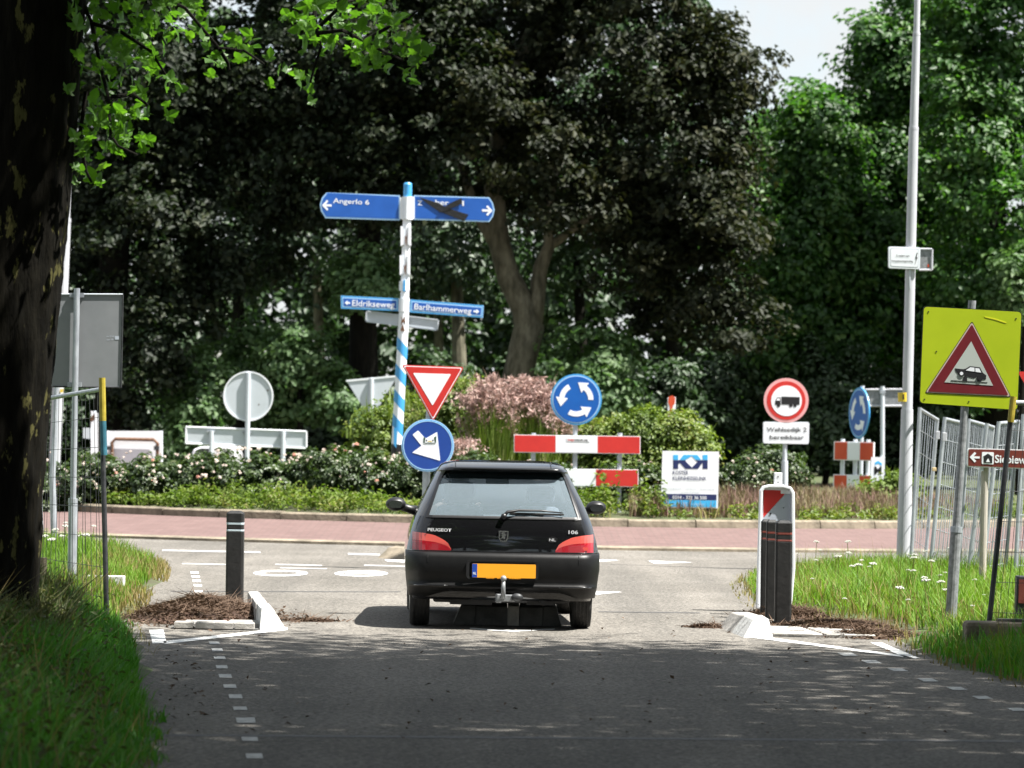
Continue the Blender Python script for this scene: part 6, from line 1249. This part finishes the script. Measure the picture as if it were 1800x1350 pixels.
RW = ['rose bush behind the left fence mesh beside the trunk', 'rose bush with many pale flowers left of the white pipe board', 'rose bush under the white pipe board', 'rose bush between pipe board and long grey board', 'rose bush below the left end of the long grey board', 'dark rose bush behind the single bollard', 'rose bush below the round sign back', 'rose bush below the right end of the long grey board', 'rose bush left of the fingerpost foot', 'rose bush at the fingerpost foot', 'rose bush left of the blue arrow disc', 'rose bush behind the blue arrow disc', 'rose bush behind the car roof']
for i, px in enumerate((40, 100, 165, 235, 300, 365, 430, 495, 560, 625, 690, 750, 815)):
    v = P(px, 850, 57.6 + .5 * (i % 2)); rose_bush(v.x, v.y, RW[i], 1.0 + .12 * math.sin(i * 2.3), (44, 26, 52, 18, 36, 14, 30, 46, 22, 40, 30, 20, 12)[i], i)
for i, (px, Y, s_) in enumerate(((1110, 57.5, .95), (1285, 59, 1.0), (1345, 59.5, 1.05), (960, 57.5, .9), (1060, 57.6, .8))):
    v = P(px, 850, Y); rose_bush(v.x, v.y, ['leafy rose bush between barrier boards and white company board', 'rose bush right of the white company board', 'rose bush with a tall shoot under the no lorries sign', 'rose bush behind the middle of the barrier boards', 'rose bush behind the right barrier post'][i], s_, 12, i)
def shrub(lab, Y, blobs, n, leaf, m, clump=.22, per=26, name='shrub', cat='shrub'):
    x0 = sum(b[0] for b in blobs) / len(blobs); v = P(x0, 800, Y); fr = Frame(name, lab, cat, x0, 870, Y, iz(v.x, Y) - .02, 'shrubs on the roundabout')
    st = MB()
    for b in blobs: c = fr.p(b[0], b[1]); st.tube([(c.x * .6, 0, -.05), (c.x, 0, c.z)], [.03, .012], 6)
    st.obj('stem', M['bark'], fr.o)
    bl = [((fr.p(b[0], b[1]).x, b[4] if len(b) > 4 else 0, fr.p(b[0], b[1]).z), (b[2] * fr.k, b[2] * fr.k * .8, b[3] * fr.k)) for b in blobs]; crown('crown', fr.o, bl, n, leaf, M[m], clump=clump, per=per, shell=(.5, 1.05))
    # upright shoots
    k = 70; b_ = [blobs[i] for i in RNG.integers(0, len(blobs), k)]; ps = np.array([fr.p(b[0] + RNG.uniform(-.85, .85) * b[2], b[1] - b[3] * .45, RNG.normal() * .4) for b in b_]); link('shoots', blade_mesh('shoots', ps, RNG.uniform(.2, .5, k) * max(.5, blobs[0][3] / 60), .03, .6, M[m]), fr.o)['kind'] = 'stuff'
    return fr
shrub('yellow green shrub around the fingerpost foot and triangular sign back', 62.5, [(670, 765, 50, 60), (640, 790, 40, 45), (715, 750, 50, 65, .4), (700, 800, 60, 40)], 9000, .075, 'lf_shrub')
shrub('yellow green shrub behind the give way triangle', 61.5, [(785, 715, 45, 45), (825, 700, 40, 45), (760, 760, 50, 55), (830, 760, 50, 50), (800, 810, 70, 40)], 11000, .07, 'lf_shrub')
shrub('broad yellow green shrub right of the roundabout disc above the white board', 61, [(1070, 765, 50, 38), (1125, 755, 50, 40), (1180, 765, 50, 45), (1225, 785, 45, 35), (1090, 810, 60, 40), (1180, 815, 70, 40), (1020, 785, 40, 40)], 15000, .075, 'lf_shrub')
shrub('low green bush hiding the foot of the short red and white boards', 60, [(1545, 875, 45, 30), (1590, 870, 30, 35), (1575, 850, 20, 22)], 3500, .075, 'lf_cover')
# pink plume grass
def plume(lab, x, Y, ybase, ytop, wpx, n):
    v = P(x, ybase, Y); fr = Frame('ornamental_grass', lab, 'grass plant', x, ybase, Y, iz(v.x, Y) - .02, 'pink feathery grasses on the roundabout')
    hgt = fr.p(x, ytop).z; hw = wpx * fr.k * .5
    ps = np.stack([RNG.normal(size=n // 2) * hw * .35, RNG.normal(size=n // 2) * .25, np.zeros(n // 2)], 1); link('stems', blade_mesh('stems', ps, hgt * RNG.uniform(.5, .85, n // 2), .016, .35, M['lf_cover']), fr.o)
    K = n // 20; a = RNG.uniform(-1, 1, K); c = np.stack([a * hw, RNG.normal(size=K) * .28, hgt * (RNG.uniform(.5, .93, K) * (1 - .2 * a * a))], 1); rp_ = np.repeat(np.arange(K), 20)
    t_ = RNG.uniform(0, 1, len(rp_)); ln = RNG.normal(size=(K, 2)) * .16; p = c[rp_] + np.stack([ln[rp_, 0] * t_, ln[rp_, 1] * t_, t_ * .30 * hgt / 1.7 - .12 * t_ * t_], 1) + RNG.normal(size=(len(rp_), 3)) * .022
    h = link('plumes', leaf_mesh('plumes', p, RNG.normal(size=p.shape), RNG.uniform(.05, .12, len(p)), M['lf_pink'], aspect=.22), fr.o); h['kind'] = 'stuff'
    k = 110; b_ = np.stack([RNG.uniform(-1, 1, k) * hw * .9, RNG.normal(size=k) * .2, hgt * RNG.uniform(.55, .8, k)], 1); link('stalks', blade_mesh('stalks', b_, RNG.uniform(.3, .55, k) * hgt / 1.7, .012, .7, M['lf_pink']), fr.o)['kind'] = 'stuff'
plume('tall clump of pink feathery grass left of the roundabout disc', 862, 60, 880, 662, 85, 5200); plume('clump of pink feathery grass behind the roundabout disc post', 925, 60.5, 880, 664, 95, 5200); plume('small clump of peach feathery grass right of the blue arrow disc', 806, 58.5, 880, 768, 40, 1600)
plume('pale pink feathery grass low between the shrub and the barrier', 965, 61, 880, 690, 60, 2400)
# heather and lavender on the right, ground cover along the kerb
def patch(name, lab, cond, n, h, wid, lean, m, dens=None):
    X = RNG.uniform(-9.3, 9.3, n * 4); Yv = RNG.uniform(54.5, 63, n * 4); d = RI - .3 - np.hypot(X - CX, Yv - CY); pxs = 900 + X / Yv * F; k = (d > 0) & cond(pxs, d); X, Yv = X[k][:n], Yv[k][:n]
    o = link(name, blade_mesh(name, np.stack([X, Yv, island_z(X, Yv)], 1), h(X, Yv) * RNG.uniform(.6, 1.25, len(X)), wid, lean, m)); tag(o, lab, None, kind='stuff'); return o
def leafy(name, lab, cond, n, size, m, hgt, per=26, rad=.16):
    K = n // per; X = RNG.uniform(-9.3, 9.3, K * 5); Yv = RNG.uniform(54.5, 63, K * 5); d = RI - .25 - np.hypot(X - CX, Yv - CY); k = (d > 0) & cond(900 + X / Yv * F, d); X, Yv = X[k][:K], Yv[k][:K]; K = len(X)
    hh = hgt * RNG.uniform(.35, 1.15, K) * (1 + .4 * wob(X, Yv, 2.2, 41)); c = np.stack([X, Yv, island_z(X, Yv) + hh * .55], 1); rep_ = np.repeat(np.arange(K), per); off = unit(RNG.normal(size=(K * per, 3))) * RNG.uniform(.2, 1, (K * per, 1)); off[:, :2] *= rad; off[:, 2] *= hh[rep_] * .5
    q = off * 2 + np.array([0, 0, .6]) + RNG.normal(size=off.shape) * .5; o = link(name, leaf_mesh(name, c[rep_] + off, q, size * RNG.uniform(.6, 1.4, K * per), m, aspect=.4)); tag(o, lab, None, kind='stuff'); return o
leafy('ground_cover', 'bright green leafy ground cover along the left part of the kerb', lambda p, d: (d < 1.6) & (p < 1080), 30000, .075, M['lf_cover'], .34)
leafy('ground_cover', 'low green plants along the right part of the kerb', lambda p, d: (d < 1.2) & (p >= 1060), 9000, .07, M['lf_shrub'], .26)
leafy('tall_herbs', 'upright green herbs around the barrier posts', lambda p, d: (d > .4) & (d < 2.0) & (p > 1000) & (p < 1170), 9000, .09, M['lf_cover'], .62, rad=.12)
patch('heather', 'purple brown heather and lavender between the white board and the lamp post', lambda p, d: (d > .6) & (d < 3.2) & (p > 1110), 15000, lambda x, y: .30 + .11 * wob(x, y, 1.6, 8), .020, .45, M['lf_heather'])
patch('dry_grass', 'straw coloured grass tufts at the kerb', lambda p, d: (d < .7) & (wob(p / 60, d, 1.0, 12) > .1), 4200, lambda x, y: .22 + 0 * x, .02, .8, M['grass_dry'])

# ------------------------------------------------------------------ grass
def grass(name, lab, poly, zf, box, n, hf, wid, lean, m, cond=None):
    X = RNG.uniform(box[0], box[1], n * 3); Yv = RNG.uniform(box[2], box[3], n * 3); sd = sdist(X, Yv, poly); k = sd > -.07
    if cond is not None: k &= cond(X, Yv, sd)
    X, Yv, sd = X[k][:n], Yv[k][:n], sd[k][:n]; Z = zf(X, Yv, sd)
    o = link(name, blade_mesh(name, np.stack([X, Yv, Z], 1), hf(X, Yv, sd) * RNG.uniform(.5, 1.25, len(X)), wid, lean, m)); tag(o, lab, None, kind='stuff'); return o
edge = lambda s, a, b: a + (b - a) * np.clip(s / .5, 0, 1)
lit = lambda x, y, s: y > 29.5
grass('grass', 'bright sunlit grass on the right verge', right_poly, right_z, (2.5, 12, 22, 45), 95000, lambda x, y, s: edge(s, .06, .16) + .07 * wob(x, y, 2.2, 21) ** 2 * 2, .010, .95, M['grass_sun'], lambda x, y, s: (s > .12) & ~((s < .4) & (y > 28.5) & (y < 33)))
grass('dry_grass', 'dry brown grass along the edges of the right verge', right_poly, right_z, (2.2, 10, 22, 45), 8000, lambda x, y, s: edge(s, .06, .20), .012, .6, M['grass_dry'], lambda x, y, s: (s < 1.5) & (wob(x, y, 2.2, 22) + .9 - s * .9 > 0))
grass('grass', 'sunlit grass on the left verge beyond the fence', left_poly, left_z, (-10, -3, 29.3, 45), 42000, lambda x, y, s: edge(s, .10, .22) + .05 * wob(x, y, 1.5, 23), .012, .5, M['grass_sun'], lambda x, y, s: s > .1)
grass('dry_grass', 'yellowish grass at the rim of the left verge', left_poly, left_z, (-8, -3, 29.3, 44), 9000, lambda x, y, s: edge(s, .10, .22), .012, .6, M['grass_dry'], lambda x, y, s: (s < .7) & (wob(x, y, 2.0, 24) > -.35))
grass('grass', 'lush dark green grass on the left bank in the shade', left_poly, left_z, (-6, .2, 13, 29.6), 80000, lambda x, y, s: edge(s, .07, .26) * (1 + .45 * wob(x, y, 3.2, 25)), .010, .9, M['grass_bank'], lambda x, y, s: (s > .1) | (wob(x, y, 5, 29) > .15))
sdn = None
grass('weeds', 'tall brownish weeds around the foot of the trunk on the left bank', left_poly, left_z, (-6, -1.6, 17, 28), 30000, lambda x, y, s: .30 + .13 * wob(x, y, 2.6, 26), .014, 1.0, M['grass_weed'], lambda x, y, s: (s > .55) & (wob(x, y, 1.1, 27) + .35 + np.clip((y - 19) * .05, 0, .4) > 0))
K = 800; X = RNG.uniform(-6, -1.6, K * 4); Yv = RNG.uniform(15, 29, K * 4); sd = sdist(X, Yv, left_poly); kk_ = (sd > .28) & (wob(X, Yv, 1.4, 51) > -.1); X, Yv, sd = X[kk_][:K], Yv[kk_][:K], sd[kk_][:K]; K = len(X); rp2 = np.repeat(np.arange(K), 22)
off = RNG.normal(size=(K * 22, 3)) * [.07, .07, .08]; hh_ = RNG.uniform(.05, .26, K) * np.clip(sd * 1.5, .3, 1); pz = np.stack([X, Yv, left_z(X, Yv, sd) + hh_], 1)[rp2] + off
o = link('weeds', leaf_mesh('weeds', pz, off * 3 + [0, 0, .6] + RNG.normal(size=off.shape) * .4, RNG.uniform(.025, .06, len(pz)), M['grass_weed'], aspect=.5)); tag(o, 'leafy brownish weeds scattered through the left bank', None, kind='stuff')
grass('dry_grass', 'dead pale stems on the left bank', left_poly, left_z, (-6, -1.5, 14, 29.3), 2600, lambda x, y, s: edge(s, .10, .42), .007, 1.1, M['grass_dry'], lambda x, y, s: (wob(x, y, 1.7, 52) > -.1))
grass('grass', 'sparse green grass in front of the concrete fence foot', right_poly, right_z, (3, 9, 20, 29), 16000, lambda x, y, s: edge(s, .10, .22), .011, .6, M['grass_bank'], lambda x, y, s: s > .05)
grass('seed_stems', 'thin pale seed stems in the right verge', right_poly, right_z, (2.6, 11, 24, 44), 2600, lambda x, y, s: .34 + .1 * wob(x, y, 1.9, 61), .006, .5, M['grass_dry'], lambda x, y, s: (s > .35))
# yarrow
def yarrow():
    t = thing('yarrow_plant', 'white flat headed yarrow flower standing in the sunlit right verge', 'flower', (0, 0, 0), 0, 'yarrow flowers in the right verge'); MB().tube([(0, 0, 0), (.01, 0, .25), (.0, .01, .46)], .005, 5).obj('stem', M['lf_cover'], t)
    mb = MB()
    for k in range(14): a = k * 2.4; d = .052 * math.sqrt(k / 14); mb.ball((d * math.cos(a), d * math.sin(a), .462 - .3 * d + .007 * (k % 3)), (.012, .012, .010), 6, 4)
    mb.obj('flower_head', M['yarrow'], t); return t
Y0 = yarrow(); first = True
for k in range(36):
    while True:
        px, py = RNG.uniform(1400, 1740), RNG.uniform(985, 1110); g = G(px, py, .12)
        if px - 1400 > (py - 985) * .9 - 30 and not (py > 1085 and px < 1560): break
    loc = (g.x, g.y, .08); s_ = RNG.uniform(.32, .78)
    if first: Y0.location = loc; Y0.scale = (s_,) * 3; first = False
    else: copy_tree(Y0, loc, RNG.uniform(0, 6), s_)
for k in range(10):
    g = G(RNG.uniform(75, 180), RNG.uniform(955, 1010), .1); copy_tree(Y0, (g.x, g.y, .08), RNG.uniform(0, 6), RNG.uniform(.6, .9), 'white flat headed yarrow flower in the left verge behind the fence', 'yarrow flowers in the left verge')
# heaps of dry cuttings on the two islands
def heap(lab, cx, cy, lx, ly, hgt, n, seed):
    k = 36; xs = np.linspace(-1.15, 1.15, k); X, Yy = np.meshgrid(xs, xs); r2 = X * X + Yy * Yy; hz = lambda a, b: hgt * np.clip(1 - (a * a + b * b), -.3, 1) ** 1.0 * (1 + .35 * wob(a * lx, b * ly, 5, seed)) if False else hgt * np.clip(1 - (a * a + b * b), -.3, 1) * (1 + .35 * wob(a * lx, b * ly, 5, seed))
    Z = hz(X, Yy); v = np.stack([cx + X.ravel() * lx, cy + Yy.ravel() * ly, Z.ravel()], 1); I, J = np.meshgrid(range(k - 1), range(k - 1)); b = (I * k + J).ravel(); tr = np.concatenate([np.stack([b, b + 1, b + k + 1], 1), np.stack([b, b + k + 1, b + k], 1)])
    m = M.setdefault('heapsoil', mat('brown_litter', (0.03, 0.016, 0.011), .95, col2=(0.11, .06, .04), scale=9, detail=8, bump=.5, bscale=40)); t = link('debris_heap', np_mesh('debris_heap', v, tr, m)); t.data.shade_smooth(); tag(t, lab, None, kind='stuff')
    a = RNG.normal(size=(n, 2)) * .5; p = np.stack([cx + a[:, 0] * lx, cy + a[:, 1] * ly, np.maximum(hz(a[:, 0], a[:, 1]), 0) + .004], 1); 
    d = RNG.uniform(0, 2 * math.pi, n); L = RNG.uniform(.04, .16, n) + (RNG.random(n) < .06) * .16; up = RNG.normal(size=n) * .20; e = p + np.stack([np.cos(d) * L, np.sin(d) * L, np.abs(up) * L], 1); side = np.stack([-np.sin(d), np.cos(d), np.zeros(n)], 1) * (RNG.uniform(.003, .008, n)[:, None])
    vv = np.stack([p - side, p + side + [0, 0, .004], e + [0, 0, .003]], 1).reshape(-1, 3); m2 = int(n * 1.3); a2 = RNG.normal(size=(m2, 2)) * .48; p2 = np.stack([cx + a2[:, 0] * lx, cy + a2[:, 1] * ly, np.maximum(hz(a2[:, 0], a2[:, 1]), 0) + .008], 1); o2 = link('dead_leaves', leaf_mesh('dead_leaves', p2, np.array([0, -.2, 1.0]) + RNG.normal(size=(m2, 3)) * .6, RNG.uniform(.015, .055, m2), M['straw'], aspect=.6), t); tag(o2, kind='stuff')
    o = link('straw', np_mesh('straw', vv, np.arange(n * 3).reshape(-1, 3), M['straw']), t); tag(o, kind='stuff'); return t
g = G(345, 1094); heap('heap of brown dry cuttings at the foot of the single bollard', g.x - .03, g.y + .72, .60, 1.15, .15, 3800, 31)
g = G(1480, 1108); heap('low spread of brown dry cuttings beside the right concrete pavers', g.x, g.y + .25, .55, .75, .06, 2000, 32)
g = G(1545, 1121); heap('brown litter along the front corner of the right verge', g.x, g.y + .1, .4, .35, .035, 1100, 36)
g = G(1400, 1085); heap('thin brown litter round the foot of the three bollards', g.x, g.y + .3, .36, .6, .05, 1800, 33)
g = G(545, 1092); heap('thin streak of brown dirt beside the left white kerb block', g.x, g.y, .20, .10, .010, 220, 34)
g = G(1245, 1103); heap('thin patch of brown dirt left of the right white kerb block', g.x, g.y, .16, .14, .012, 220, 35)
# scattered litter on the asphalt
n = 260; px = RNG.uniform(280, 1700, n); py = RNG.uniform(1085, 1300, n); px[:60] = RNG.uniform(280, 380, 60); py[:60] = RNG.uniform(1130, 1260, 60); gp = np.array([tuple(G(a, b)) for a, b in zip(px, py)]); gp[:, 2] = .012
lit_ = link('leaf_litter', leaf_mesh('leaf_litter', gp, np.array([0, 0, 1.0]) + RNG.normal(size=(n, 3)) * .3, RNG.uniform(.012, .05, n), M['straw'], fold=.1)); tag(lit_, 'small dead leaves and crumbs scattered on the road', None, kind='stuff')
